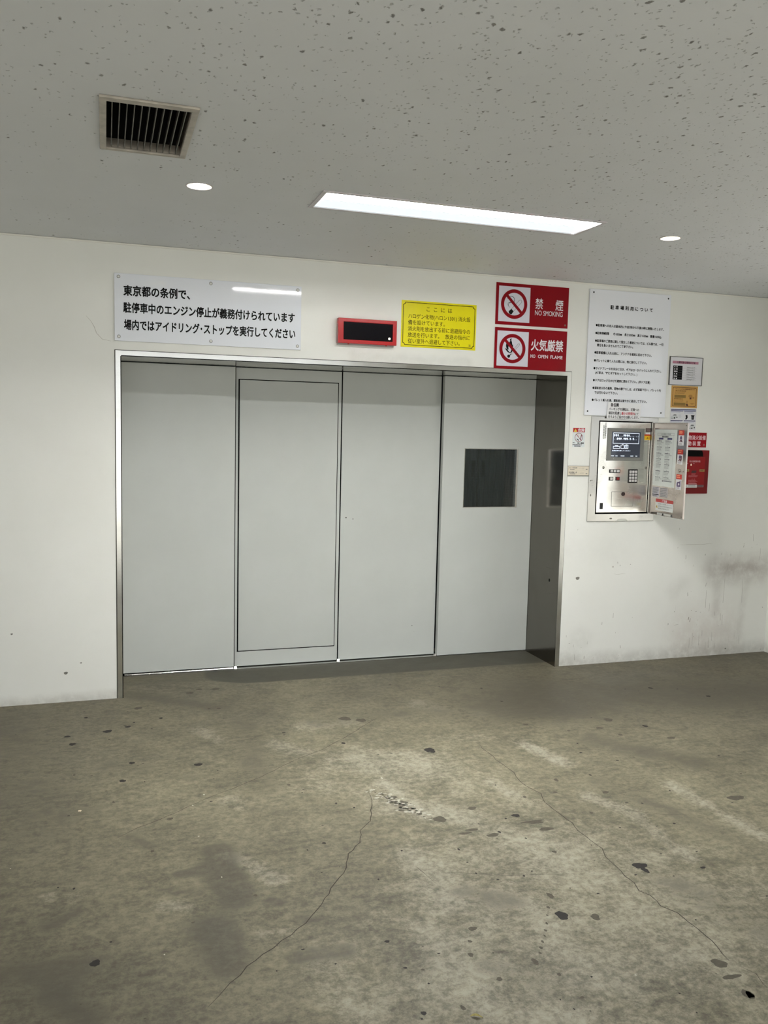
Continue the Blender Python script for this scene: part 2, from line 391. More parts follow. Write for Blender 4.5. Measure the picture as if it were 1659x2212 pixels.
FLOOR_DARK=[(0.31,-1.84,0.33,-2.14,0.065,0.80),(0.24,-2.29,0.26,-2.48,0.080,0.70),(-0.23,-2.16,-0.14,-2.09,0.030,0.60),(-0.34,-2.37,-0.12,-2.37,0.075,0.50),(-0.18,-2.49,-0.12,-2.60,0.059,0.60),(0.45,-2.51,0.58,-2.52,0.037,0.60),(0.49,-2.32,0.56,-2.34,0.023,0.60),(0.02,-1.65,0.09,-1.74,0.033,0.50),(0.59,-0.54,0.56,-1.34,0.080,0.35),(2.26,-0.49,3.62,-0.82,0.193,0.60),(1.77,-0.62,2.35,-0.84,0.127,0.45),(2.20,-1.22,2.54,-1.61,0.101,0.50),(1.97,-1.67,2.16,-2.20,0.067,0.40),(1.04,-2.32,1.16,-2.41,0.060,0.40),(0.71,-2.56,0.77,-2.62,0.059,0.35),(-0.56,-0.25,-0.35,-1.36,0.176,0.40),(0.16,-1.96,0.25,-1.95,0.025,0.70),(0.07,-2.02,0.21,-2.09,0.021,0.60),(0.44,-2.20,0.47,-2.22,0.023,0.70),(0.06,0.05,0.52,-0.30,0.074,0.50),(1.74,-2.43,1.85,-2.74,0.091,0.35),(0.96,-2.68,1.06,-2.79,0.052,0.30),(-0.02,-0.94,0.29,-1.17,0.059,0.30),(0.99,-0.64,1.41,-0.60,0.096,0.35)]
FLOOR_LIGHT=[(1.86,-1.20,1.92,-1.45,0.048,0.80),(1.84,-1.78,1.94,-1.98,0.038,0.80),(1.92,-2.02,1.92,-2.33,0.032,0.70),(2.25,-1.77,2.29,-2.28,0.046,0.70),(1.06,-1.43,1.12,-1.76,0.034,1.00),(1.01,-1.64,1.26,-1.80,0.074,0.60),(0.96,-2.02,0.99,-2.37,0.059,0.70),(0.85,-2.52,0.89,-2.80,0.059,0.70),(0.87,-2.89,1.07,-2.95,0.042,0.60),(1.45,-2.78,1.55,-2.81,0.030,0.70),(1.40,-2.65,1.50,-2.73,0.031,0.60),(1.21,-2.48,1.22,-2.55,0.041,0.70),(1.50,-1.54,1.54,-1.70,0.035,0.70),(0.35,-1.88,0.48,-2.08,0.041,0.80),(0.37,-0.59,0.44,-0.77,0.049,0.60),(0.69,-0.86,0.79,-1.01,0.052,0.60),(0.87,-0.68,1.13,-0.68,0.070,0.50),(0.41,-1.44,0.43,-1.49,0.048,0.60),(-0.24,-1.99,-0.15,-2.02,0.032,0.50),(0.09,-2.13,0.20,-2.17,0.026,0.70),(0.37,-2.37,0.45,-2.38,0.027,0.70),(0.52,-2.55,0.58,-2.79,0.068,0.60),(1.56,-0.48,1.84,-0.71,0.076,0.50),(0.98,-1.14,1.26,-1.27,0.126,0.50),(1.41,-2.21,1.50,-2.36,0.081,0.50),(1.16,-2.71,1.27,-2.85,0.066,0.40),(1.37,-1.99,1.50,-2.17,0.069,0.50),(1.52,-0.98,1.85,-1.13,0.057,0.40)]

# ------------------------------------------------------------------ measures of the place (metres)
HC = 2.4217                      # ceiling height
XL, XR, YF = -2.6, 4.33, -6.5    # side walls and the open front of the bay
DW, DH, FW = 2.7035, 1.871, 0.0286   # lift opening and the width of its steel frame
DEP, DEP2 = 0.392, 0.437         # planes of the outer and the inner pair of door panels

# ------------------------------------------------------------------ surfaces of the room
def wall_material():
    t = NT('painted_plaster_wall')
    c = t.mix(t.ramp(t.noise(1.3, 6, 0.6), 0.3, 0.75), lin((234, 234, 228)), lin((240, 240, 235)))
    wv = t.warp(9, 0.05)
    stains = [  # a, b, radius, softness, strength, colour
        ((3.88, 0, .592), (4.27, 0, .590), .085, .9, .42, (136, 120, 112)),
        ((3.97, 0, .60), (4.20, 0, .605), .03, .9, .22, (124, 108, 102)),
        ((3.66, 0, .18), (3.92, 0, .22), .16, .8, .16, (176, 150, 138)),
        ((3.70, 0, .06), (4.0, 0, .1), .12, .8, .18, (150, 132, 122)),
        ((2.74, 0, .05), (2.86, 0, .16), .07, .9, .13, (120, 116, 106)),
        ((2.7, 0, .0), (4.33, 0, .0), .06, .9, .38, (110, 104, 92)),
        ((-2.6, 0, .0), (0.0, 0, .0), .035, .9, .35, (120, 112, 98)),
        ((3.9, 0, .30), (3.9, 0, .50), .03, .9, .18, (130, 118, 108)),
        ((4.1, 0, .12), (4.14, 0, .5), .03, .9, .14, (130, 122, 112)),
        ((3.55, 0, .45), (3.62, 0, .50), .05, .9, .12, (130, 124, 112)),
        ((1.3, 0, 1.9), (2.0, 0, 1.90), .025, .9, .14, (130, 126, 116)),
        ((2.72, 0, .75), (3.1, 0, .72), .10, .9, .06, (140, 136, 126)),
    ]
    brk = t.ramp(t.noise(14, 5, 0.7), 0.25, 0.62, 0.35, 1.0)
    for a, b, r, sf, k, rgb in stains:
        m = t.math('MULTIPLY', t.capsule(wv, a, b, r, sf), brk)
        c = t.mix(t.math('MULTIPLY', m, k), c, lin(rgb))
    streak = t.ramp(t.noise(5, 5, 0.7, t.vmul(t.co, (7, 1, 0.35))), 0.62, 0.74)
    low = t.capsule(t.co, (3.45, 0, 0.0), (4.25, 0, 0.05), .34, .9)
    c = t.mix(t.math('MULTIPLY', t.math('MULTIPLY', streak, low), .35), c, lin((140, 122, 110)))
    fl = t.ramp(t.noise(38, 4, 0.7), 0.68, 0.74)
    low2 = t.capsule(t.co, (2.7, 0, 0.0), (4.4, 0, 0.0), .5, .9)
    c = t.mix(t.math('MULTIPLY', t.math('MULTIPLY', fl, low2), .28), c, lin((120, 112, 102)))
    t.bump(t.noise(45, 5, 0.6), 0.10, 0.004)
    return t.out(c, 0.5)
def ceiling_material():
    """painted board-marked concrete full of small air holes, denser to the front right"""
    t = NT('pitted_concrete_ceiling')
    c = t.mix(t.ramp(t.noise(1.1, 5, 0.6), 0.3, 0.75), lin((222, 224, 227)), lin((228, 230, 234)))
    hs = None
    wp = t.vmul(t.warp(60, 0.022, 2), (1, .62, 1))
    dn = t.capsule(t.co, (1.3, -3.6, HC), (3.4, -2.2, HC), 1.6, .9)
    dn = t.math('ADD', t.math('MULTIPLY', dn, .42), t.math('MULTIPLY', t.ramp(t.noise(2.2, 3), .35, .7), .12))
    for scale, size, dens, dark in ((34, .22, (.55, .80), .8), (75, .30, (.45, .75), .45)):
        v = t.n('ShaderNodeTexVoronoi'); v.inputs['Scale'].default_value = scale
        t.l(wp, v.inputs['Vector'])
        sp = t.n('ShaderNodeSeparateColor'); t.l(v.outputs['Color'], sp.inputs[0])
        pit = t.ramp(v.outputs['Distance'], size, size * .45)
        keep = t.math('LESS_THAN', sp.outputs[0], dn)
        m = t.math('MULTIPLY', pit, keep)
        c = t.mix(t.math('MULTIPLY', m, dark), c, lin((84, 78, 70)))
        hs = m if hs is None else t.math('ADD', hs, m)
    h = t.math('SUBTRACT', t.math('MULTIPLY', t.noise(90, 3, 0.6), .12), hs)
    t.bump(h, 0.6, 0.004)
    return t.out(c, 0.62)
def floor_material():
    """worn concrete; 'pale' and 'dark' are stains laid out on the floor grid, the broadest dark ones partly painted dimming"""
    t = NT('worn_concrete_floor')
    def attr(nm):
        nd = t.n('ShaderNodeAttribute'); nd.attribute_name = nm
        return nd.outputs['Fac']
    a = t.noise(1.6, 6, 0.6, dist=0.5)
    mid = t.noise(6, 8, 0.78, dist=.15)
    fine = t.noise(38, 6, 0.80, dist=.2)
    sv = t.n('ShaderNodeMapping'); t.l(t.co, sv.inputs['Vector'])
    sv.inputs['Rotation'].default_value = (0, 0, .32); sv.inputs['Scale'].default_value = (9, 30, 9)
    scr = t.noise(1.0, 6, .75, sv.outputs[0], dist=.3)
    tone = t.math('ADD', t.math('MULTIPLY', a, .40), t.math('ADD', t.math('MULTIPLY', mid, .52), t.math('ADD', t.math('MULTIPLY', fine, .52), t.math('MULTIPLY', scr, .34))))
    tone = t.ramp(tone, .64, 1.12)
    c = t.mix(tone, lin((66, 62, 47)), lin((136, 130, 107)))
    edge = t.math('ADD', t.math('MULTIPLY', t.math('SUBTRACT', mid, .5), 2.2), t.math('MULTIPLY', t.math('SUBTRACT', fine, .5), 1.3))
    pale = t.ramp(t.math('ADD', attr('pale'), edge), .15, 1.25)
    pale = t.math('MULTIPLY', pale, t.ramp(attr('pale'), .02, .3))
    c = t.mix(t.math('MULTIPLY', pale, .62), c, lin((172, 167, 150)))
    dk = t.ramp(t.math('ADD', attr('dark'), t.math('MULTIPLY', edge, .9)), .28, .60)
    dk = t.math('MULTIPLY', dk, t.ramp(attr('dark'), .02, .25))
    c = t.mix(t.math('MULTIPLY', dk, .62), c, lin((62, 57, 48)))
    c = t.mix(t.math('MULTIPLY', attr('shade_grime'), t.ramp(mid, .25, .6, 1.0, .72)), c, lin((64, 59, 49)))
    recess_dark = t.ramp(t.math('ADD', attr('recess_dark'), t.math('MULTIPLY', edge, .25)), .35, .6)
    c = t.mix(t.math('MULTIPLY', recess_dark, .85), c, lin((56, 55, 46)))
    v = t.n('ShaderNodeTexVoronoi'); v.inputs['Scale'].default_value = 42
    t.l(t.co, v.inputs['Vector'])
    sp = t.n('ShaderNodeSeparateColor'); t.l(v.outputs['Color'], sp.inputs[0])
    g = t.math('MULTIPLY', t.ramp(v.outputs['Distance'], .20, .08), t.math('LESS_THAN', sp.outputs[0], .10))
    c = t.mix(t.math('MULTIPLY', g, .5), c, lin((66, 60, 52)))
    c = t.mix(t.ramp(fine, .56, .42, 0, .20), c, lin((70, 64, 53)))
    t.bump(t.math('ADD', fine, t.math('MULTIPLY', a, .6)), .16, .004)
    return t.out(c, t.ramp(a, .3, .7, .52, .68))

def seg_mask(x, y, x0, y0, x1, y1, r, soft):
    dx, dy = x1 - x0, y1 - y0
    k = max(0, min(1, ((x - x0) * dx + (y - y0) * dy) / (dx * dx + dy * dy + 1e-9)))
    d = math.hypot(x - x0 - k * dx, y - y0 - k * dy)
    q = max(0, min(1, (r * (1 + soft) - d) / (2 * r * soft)))
    return q * q * (3 - 2 * q)

def blotch(mb, x, y, rx, ry, z, m, seed):
    r = random.Random(seed)
    ph = [r.uniform(0, 6.28) for _ in range(4)]
    n = 22
    pts = []
    for i in range(n):
        a = 2 * math.pi * i / n
        k = 1 + .10 * math.sin(2 * a + ph[0]) + .09 * math.sin(3 * a + ph[1]) + .06 * math.sin(5 * a + ph[2]) + .05 * math.sin(7 * a + ph[3])
        pts.append((x + rx * k * math.cos(a), y + ry * k * math.sin(a)))
    mb.add([(p[0], p[1], z) for p in pts], [tuple(range(n))], m)

# floor, with its cracks, drips and chips in the same mesh
M_floor = floor_material()
M_gum = plain('old_oil_spots', (36, 32, 27), .8, vary=.3, scale=30)
M_drip = plain('brown_drips', (82, 78, 65), .8, vary=.25, scale=60)
M_chip = plain('chipped_cement', (186, 182, 168), .7, vary=.2, scale=60)
M_crack = plain('crack_line', (58, 52, 43), .9)
mb = MB()
GX = [XL, -1.5] + [-.8 + .03 * i for i in range(171)] + [XR]
GY = [YF, -5.0] + [-3.6 + .03 * i for i in range(137)] + [.6]
for gy in GY:
    for gx in GX: mb.v.append((gx, gy, 0.0))
nX = len(GX)
for j in range(len(GY) - 1):
    for i in range(nX - 1):
        mb.f.append((j * nX + i, j * nX + i + 1, (j + 1) * nX + i + 1, (j + 1) * nX + i)); mb.m.append(0)
grid_xy = [(v[0], v[1]) for v in mb.v]
mb.add([(XL, YF, 0), (XR, YF, 0), (XR, .6, 0), (XL, .6, 0), (XL, YF, -.2), (XR, YF, -.2), (XR, .6, -.2), (XL, .6, -.2)], [(0, 1, 5, 4), (1, 2, 6, 5), (2, 3, 7, 6), (3, 0, 4, 7), (4, 5, 6, 7)], 0)
for i, (x, y, rx, ry) in enumerate(DARK): blotch(mb, x, y, rx, ry, .0006, 1, i)
for i, (x, y, rx, ry) in enumerate(BROWN): blotch(mb, x, y, rx, ry, .0004, 2, 200 + i)
for i, (x, y, rx, ry) in enumerate([q for q in WHITE if q[2] < .0055]): blotch(mb, x, y, rx, ry, .0008, 3, 500 + i)
rr = random.Random(3)
for i in range(110):
    q = rr.random()
    s = rr.uniform(.002, .0075) * (1 - .4 * abs(q - .5))
    blotch(mb, .985 + .13 * q + rr.gauss(0, .018), -1.50 - .27 * q + rr.gauss(0, .02), s * rr.uniform(1, 1.9), s, .0009, 3 if rr.random() < .7 else 2, 1500 + i)
for i in range(150):
    s = rr.uniform(.0015, .0045)
    blotch(mb, rr.uniform(-.5, 3.4), -3.3 * rr.random() ** .8, s * rr.uniform(1, 2), s, .0007, rr.choice((1, 1, 2)), 900 + i)
for pts, wd in ((CR_A, .0024), (CR_B, .0032), (CR_C, .003), (CR_D, .003), (CR_E, .003), (CR_F, .0018), (CR_G, .0014), (CR_H, .0014)):
    mb.ribbon(pts, wd, .0005, m=4)
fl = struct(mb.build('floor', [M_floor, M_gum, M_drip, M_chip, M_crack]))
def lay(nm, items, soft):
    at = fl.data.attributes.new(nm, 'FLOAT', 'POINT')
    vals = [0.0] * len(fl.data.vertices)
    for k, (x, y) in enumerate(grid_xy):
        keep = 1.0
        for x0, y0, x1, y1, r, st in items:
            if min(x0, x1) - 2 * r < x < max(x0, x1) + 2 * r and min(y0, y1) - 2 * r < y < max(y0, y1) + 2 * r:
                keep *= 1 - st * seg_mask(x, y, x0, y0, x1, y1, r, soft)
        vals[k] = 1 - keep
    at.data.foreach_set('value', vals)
lay('pale', FLOOR_LIGHT + [(1.0, -2.75, 1.75, -2.75, .42, .55), (1.25, -2.2, 1.5, -2.3, .35, .4), (1.3, -1.4, 1.5, -1.9, .35, .25), (.9, -1.3, 1.2, -1.4, .3, .3)], .9)
lay('dark', [q if q[4] < .12 else (*q[:4], q[4] * 1.6, q[5] * .9) for q in FLOOR_DARK], 1.0)  # widest patches grown; they partly paint dimmer light near the back wall
lay('shade_grime', [(2.3, -.2, 4.4, -.45, .75, .62), (3.4, -.9, 4.4, -1.3, .6, .4), (-.9, -.3, .3, -.25, .45, .42), (-1.0, -1.2, -.5, -2.2, .5, .4), (-.5, -2.5, -.1, -2.7, .3, .4), (.9, -.15, 2.0, -.25, .35, .35)], 1.0)  # broad dark zones: painted dimming towards the back and left, partly dirt
lay('recess_dark', [(0.75, .32, 2.75, .32, .21, 1.0), (0.0, .33, .66, .33, .15, .45)], .3)  # darker bands along the floor of the door recess

# ceiling slab with openings for the lamp, the two downlights and the air grille
LX0, LX1, LY0, LY1 = 0.786, 2.034, -1.358, -1.119
DL = [(0.303, -1.243, .0495), (2.487, -1.225, .0465)]
VX0, VX1, VY0, VY1 = -0.045, 0.200, -2.062, -1.612
M_ceil = ceiling_material()
mb = MB().prism([rect(XL, XR, YF, 0.6), rect(LX0, LX1, LY0, LY1), rect(VX0, VX1, VY0, VY1)] +
                [circ(x, y, r, 40) for x, y, r in DL], HC, HC + .22, 'z')
struct(mb.build('ceiling', M_ceil, recalc=True))

# wall with the lift opening and the niche of the control panel
M_wall = wall_material()
M_scuff = plain('scuff_marks', (132, 124, 114), .6)
M_patch = plain('bare_plaster_chip', (128, 126, 118), .8, vary=.2, scale=80)
M_hair = plain('hairline_in_paint', (178, 172, 162), .7)
NX0, NX1, NZ0, NZ1 = 2.915, 3.316, .982, 1.578
mb = MB().prism([[(XL, -.2), (0, -.2), (0, DH), (DW, DH), (DW, -.2), (XR, -.2), (XR, HC), (XL, HC)], rect(NX0, NX1, NZ0, NZ1)], 0, .6)
mb.box(2.90, 3.33, .09, .12, .97, 1.59, 0)
for i, (x, z, sw, sh) in enumerate(SC):
    r = random.Random(i)
    k = .32 if sh > .04 else .55
    sw = max(.0015, sw * k * r.uniform(.6, 1.2))
    a = r.uniform(-.004, .004)
    mb.add([(x - sw / 2, -.0004, z - sh / 2), (x + sw / 2, -.0004, z - sh / 2 + .002), (x + sw * .4 + a, -.0004, z + sh / 2), (x - sw * .3 + a, -.0004, z + sh / 2 - .002)], [(0, 1, 2, 3)], 1)
for x, z, s in ((2.815, .569, .012), (-.264, .158, .009), (-.526, .384, .005), (-.187, .209, .004), (4.0, .04, .006)):
    blotch_pts = [(x + s * 1.1 * math.cos(a) * (1 + .2 * math.sin(3 * a)), z + s * .9 * math.sin(a) * (1 + .15 * math.sin(2 * a + 1))) for a in [2 * math.pi * i / 14 for i in range(14)]]
    mb.flat([blotch_pts + []], -.0005, m=2)
mb.ribbon([(-.143, 2.037), (-.121, 2.010), (-.089, 1.954), (-.067, 1.923), (-.022, 1.917)], .003, -.0005, ax='y', m=3)
mb.ribbon([(3.08, .588), (3.17, .587)], .002, -.0005, ax='y', m=3)
mb.ribbon([(3.58, .77), (3.84, .772)], .002, -.0005, ax='y', m=3)
struct(mb.build('wall_back', [M_wall, M_scuff, M_patch, M_hair]))
struct(MB().box(XR, XR + .25, -1.35, 0.0, -.2, HC, 0).box(XR, XR + .25, YF, -3.0, -.2, HC, 0).box(XR, XR + .25, -3.0, -1.35, 2.2, HC, 0).build('wall_right', M_wall))
struct(MB().box(3.1, XR, YF - .25, YF, -.2, HC, 0).build('wall_front', M_wall))
struct(MB().box(XL - .25, XL, YF, 0.0, -.2, HC, 0).build('wall_left', M_wall))
# bead of sealant where the wall meets the ceiling
M_bead = plain('white_sealant', (236, 234, 226), .4)
b = MB().box(XL, XR, -.007, .0, HC - .011, HC - .001, 0)
struct(b.build('trim_1', M_bead, bevel=.003))
# ground outside the open front
M_out = plain('outside_paving', (200, 198, 190), .9, vary=.1, scale=2)
struct(MB().box(-12, 16, -20, YF - .25, -.25, -.02, 0).box(XR + .25, 16, YF - .25, 4, -.25, -.02, 0).build('ground_outside', M_out))
# lift shaft behind the doors: ribbed sheet at the back, dark sides
M_shaft = plain('dark_ribbed_sheet', (70, 78, 82), .5, vary=.15)
M_slot = plain('shaft_black', (10, 10, 11), .6)
mb = MB()
n = 90
for i in range(n):
    x = -.3 + 3.8 * i / n
    mb.add([(x, 1.20, -.2), (x + .021, 1.185, -.2), (x + .042, 1.20, -.2), (x, 1.20, HC), (x + .021, 1.185, HC), (x + .042, 1.20, HC)], [(0, 1, 4, 3), (1, 2, 5, 4)])
mb.box(-.3, 3.5, 1.2, 1.25, -.2, HC, 0)
mb.box(2.62, 2.632, 1.175, 1.19, -.2, HC, 1)
mb.box(2.575, 2.60, 1.17, 1.185, 1.15, 1.27, 1)
mb.box(2.655, 2.68, 1.17, 1.185, 1.15, 1.27, 1)
struct(mb.build('wall_shaft', [M_shaft, M_slot]))
struct(MB().box(-.35, -.3, .6, 1.25, -.2, HC, 0).box(3.5, 3.55, .6, 1.25, -.2, HC, 0)
       .box(-.35, 3.55, .6, 1.25, HC, HC + .05, 0).box(-.35, 3.55, .6, 1.25, -.25, -.2, 0).build('wall_shaft_side', M_shaft))

# ------------------------------------------------------------------ steel door frame
M_steel = steel('brushed_stainless_frame', (216, 215, 210), .20, (1, 1, 40))
M_steel_h = steel('brushed_stainless_header', (216, 215, 210), .20, (1, 40, 1))
M_jamb_shade = steel('brushed_stainless_shade', (128, 124, 117), .17, (1, 1, .4))  # right lining's darker reflections put into the colour of the frame steel
M_black = plain('black_gap', (8, 8, 8), .8, spec=.1)
M_rubber = plain('black_rubber', (9, 9, 9), .8, spec=.1)
T = Thing('elevator_door_frame', 'wide brushed stainless steel frame around the four grey sliding door panels', 'door frame', (DW / 2, 0, 0))
FY = -.004
# mitred front faces and deep linings: header, left jamb, right jamb
t_ = .003
hd = MB().prism([[(0, DH), (DW, DH), (DW - FW, DH - FW), (FW, DH - FW)]], FY, .0)
hd.box(FW, DW - FW, FY, .50, DH - FW, DH - FW + .004)
T.part('header', hd, M_steel_h, recalc=True)
lj = MB().prism([[(0, 0), (FW, 0), (FW, DH - FW), (0, DH)]], FY, .0)
lj.box(FW - .004, FW, FY, .50, 0, DH - FW)
T.part('jamb', lj, M_steel, recalc=True)
rj = MB().prism([[(DW, 0), (DW - FW, 0), (DW - FW, DH - FW), (DW, DH)]], FY, .0)
jb = T.part('jamb', rj, M_steel, recalc=True)
rl = MB().box(DW - FW, DW - FW + .004, FY + .001, .50, 0, DH - FW)
hole = circ(.1115, .5425, .0085, 20, .0105)
rl.flat([hole], DW - FW - .0006, 'x', 1)
rl.ribbon([(.163, .62), (.07, .622), (.066, .612)], .0018, DW - FW - .0005, 'x', 2)
rl.ribbon([(.17, .455), (.055, .461), (.053, .475)], .0018, DW - FW - .0005, 'x', 2)
T.part('lining', rl, [M_jamb_shade, M_black, plain('scratch_in_steel', (90, 86, 80), .6)])
# dark sealant joint around the frame
jt = MB().prism([[(-.0045, 0), (0, 0), (0, DH), (DW, DH), (DW, 0), (DW + .003, 0), (DW + .003, DH + .0035), (-.0045, DH + .0035)]], -.0012, .0)
T.part('joint', jt, plain('dark_sealant', (66, 62, 56), .7))
# steel sill at the foot of the panels, and polished steel for the glints
M_bright = steel('polished_steel', (220, 219, 214), .3, (40, 1, 1), .05)
sl = MB().box(FW, DW - FW, DEP + .004, .50, 0, .005)
T.part('sill', sl, M_steel_h)

# ------------------------------------------------------------------ four sliding door panels
def door_material():
    t = NT('grey_painted_door')
    c = t.mix(t.ramp(t.noise(1.8, 5, 0.6), .3, .75), lin((188, 191, 187)), lin((194, 197, 193)))
    for z, k in ((.0, .22), (1.84, .10)):
        m = t.capsule(t.warp(6, .05), (0, .4, z), (2.7, .4, z), .07, .9)
        c = t.mix(t.math('MULTIPLY', t.math('MULTIPLY', m, t.ramp(t.noise(9, 5, .7), .35, .65)), k), c, lin((140, 136, 122)))
    t.bump(t.noise(3, 2), .05, .01)
    return t.out(c, .38)
M_door = door_material()
M_edge = plain('door_edge', (150, 152, 148), .45)
M_glint = M_bright
ZT = DH - FW - .004
Z0 = .010
GD = 'sliding door panels of the car lift'
PX = [(FW + .006, .683), (.689, 1.3475), (1.3555, 2.0145), (2.0205, DW - FW - .002)]
def panel(i, label, y):
    x0, x1 = PX[i]
    return Thing('sliding_door_panel', label, 'door', ((x0 + x1) / 2, y, 0), GD), x0, x1
# outer left panel
t1, x0, x1 = panel(0, 'plain pale grey sliding door panel beside the left jamb, added bright strip under it', DEP)
t1.part('leaf', MB().box(x0, x1, DEP, DEP + .036, Z0 + .012, ZT), M_door, bevel=.002)
t1.part('rubber_edge', MB().box(x1, x1 + .0045, DEP + .0015, DEP + .034, Z0 + .012, ZT), plain('grey_rubber', (44, 44, 42), .8, spec=.1))
ed = MB()
ed.add([(x0 + .008, DEP - .004, .0115), (x1 - .004, DEP - .004, .0115), (x1 - .004, DEP - .0005, .0168), (x0 + .008, DEP - .0005, .0155)], [(0, 1, 2, 3)])
ed.box(x0 + .008, x1 - .004, DEP - .0005, DEP + .03, .0115, .0155)
t1.part('glint_strip', ed, M_glint)  # added strip, tilted to glint like light leaking under the panel
# inner left panel with the walk-through door
t2, x0, x1 = panel(1, 'grey sliding door panel with a tall walk-through door outlined in black', DEP2)
qx0, qx1, qz0, qz1 = .716, 1.327, .106, 1.766
g, gl = .005, .0085
t2.part('leaf', MB().prism([rect(x0, x1, Z0, ZT), rect(qx0 - gl, qx1 + g * .6, qz0 - g, qz1 + g)], DEP2, DEP2 + .036), M_door, recalc=True)
wd = t2.part('pass_door', MB().box(qx0, qx1 - g * .2, DEP2 + .001, DEP2 + .03, qz0, qz1), M_door, bevel=.0015)
t2.part('seal', MB().prism([rect(qx0 - gl, qx1 + g * .6, qz0 - g, qz1 + g), rect(qx0, qx1 - g * .2, qz0, qz1)], DEP2 + .002, DEP2 + .030), M_rubber, recalc=True)
t2.part('rubber_edge', MB().box(x1, x1 + .003, DEP2 + .002, DEP2 + .03, Z0, ZT), M_rubber)
# inner right panel
t3, x0, x1 = panel(2, 'plain grey sliding door panel between the walk-through door and the windowed panel', DEP2)
lf = MB().box(x0, x1, DEP2, DEP2 + .036, Z0, ZT)
for x, z, s in ((1.855, .209, .0035), (1.437, .919, .004), (1.391, .928, .005), (1.87, .17, .0015)):
    lf.flat([circ(x, z, s, 10, s * .7)], DEP2 - .0005, m=1)
t3.part('leaf', lf, [M_door, plain('door_specks', (70, 68, 62), .6)])
t3.part('rubber_edge', MB().box(x0 - .003, x0, DEP2 + .002, DEP2 + .03, Z0, ZT), M_rubber)
# outer right panel with the window
t4, x0, x1 = panel(3, 'grey sliding door panel with a square dark wired-glass window', DEP)
wx0, wx1, wz0, wz1 = 2.171, 2.561, .991, 1.380
t4.part('leaf', MB().prism([rect(x0, x1, Z0, ZT), rect(wx0, wx1, wz0, wz1)], DEP, DEP + .036), M_door, recalc=True)
wf = MB().prism([rect(wx0, wx1, wz0, wz1), rect(wx0 + .004, wx1 - .013, wz0 + .004, wz1 - .004)], DEP - .001, DEP + .034)
wfo = t4.part('window_frame', wf, M_steel, recalc=True)
tg = NT('window_glass')
tg.out((.62, .72, .72), .02, Transmission_Weight=1.0, IOR=1.45)
gl = t4.part('window_pane', MB().box(wx0 + .004, wx1 - .004, DEP + .012, DEP + .018, wz0 + .004, wz1 - .004), tg.mat)
wr = MB()
nx, nz = 44, 22
for i in range(1, nx):
    x = wx0 + .004 + (wx1 - wx0 - .008) * i / nx
    wr.box(x - .0007, x + .0007, DEP + .0195, DEP + .0205, wz0 + .004, wz1 - .004)
for i in range(1, nz):
    z = wz0 + .004 + (wz1 - wz0 - .008) * i / nz
    wr.box(wx0 + .004, wx1 - .004, DEP + .0205, DEP + .0212, z - .0005, z + .0005)
t4.part('wire_mesh', wr, plain('mesh_wire', (96, 104, 106), .45))
# small tilted reflectors added to glint like light leaking at the seams
GS = 'added seam reflectors'
for k, (x, y, lab) in enumerate(((.694, DEP + .018, 'tiny added steel reflector that glints at the seam left of the walk-through door'),
                                 (1.3515, DEP2 - .010, 'tiny added steel reflector that glints at the middle seam of the doors'),
                                 (2.008, DEP + .018, 'tiny added steel reflector that glints at the seam left of the windowed panel'))):
    s = MB()
    s.add([(x - .010, y - .012, .002), (x + .010, y - .012, .002), (x + .010, y, .018), (x - .004, y, .018), (x - .010, y, .0), (x + .010, y, .0)],
          [(0, 1, 2, 3), (1, 5, 2), (0, 3, 4), (4, 3, 2, 5)])
    o = s.build('glint_reflector', M_bright, origin=(x, y, 0))
    tag(o, lab, 'door guide', GS)  # added reflectors that glint at the seams, no real door guides

# ------------------------------------------------------------------ lamps and grille in the ceiling
M_white = plain('white_enamel', (232, 232, 234), .35)
M_trimw = plain('lamp_trim', (205, 200, 204), .4)
T = Thing('ceiling_light', 'long recessed white fluorescent light in the middle of the ceiling', 'ceiling light', ((LX0 + LX1) / 2, (LY0 + LY1) / 2, HC))
RD = .054
YB = LY0 + .112                     # the tube sits in a deep slot along the front half, a glowing panel for the lit far side covers the rest
tr = MB().prism([rect(LX0 - .018, LX1 + .016, LY0 - .0185, LY1 + .014), rect(LX0 + .001, LX1 - .001, LY0 + .001, LY1 - .001)], HC - .004, HC - .0002, 'z')
T.part('trim', tr, M_trimw, recalc=True)
rf = MB()
rf.box(LX0 + .0005, LX0 + .002, LY0 + .001, LY1 - .001, HC, HC + RD).box(LX1 - .002, LX1 - .0005, LY0 + .001, LY1 - .001, HC, HC + RD).box(LX0, LX1, LY0 + .0005, LY0 + .002, HC, HC + RD)
rf.box(LX0 + .002, LX1 - .05, YB, YB + .002, HC + .0045, HC + RD)
T.part('reflector', rf, plain('reflector_white', (238, 243, 246), .4))
T.part('tube', MB().cone((LY0 + .020, HC + .017), .008, .008, LX0 + .006, LX1 - .006, 'x', 20), glow('fluorescent_tube', (1.0, .99, .965), TUBE), smooth=False)
T.part('backlight', MB().box(LX0 + .002, LX1 - .002, LY0 + .003, YB, HC + RD, HC + RD + .004), glow('lamp_backlight', (1.0, .99, .965), LAMP))
T.part('reflector_glow', MB().prism([[(LX0 + .016, YB), (LX1 - .05, YB), (LX1 - .012, LY1 - .001), (LX0 + .002, LY1 - .001)]], HC + .001, HC + .004, 'z'), glow('reflector_glow', (.86, .95, 1.0), .66), recalc=True)  # lit far reflector put in as a dim glow of its own
T.part('end_glow', MB().add([(LX1 - .05, YB, HC + .0015), (LX1 - .002, YB, HC + .012), (LX1 - .002, LY1 - .001, HC + .003), (LX1 - .012, LY1 - .001, HC + .0015)], [(0, 1, 2, 3)]), glow('lit_end', (.95, .98, 1.0), 1.6))  # end wall of the recess, its lit look put in as glow
hs = MB().box(LX0, LX1, LY0, LY1, HC + RD + .02, HC + RD + .06)
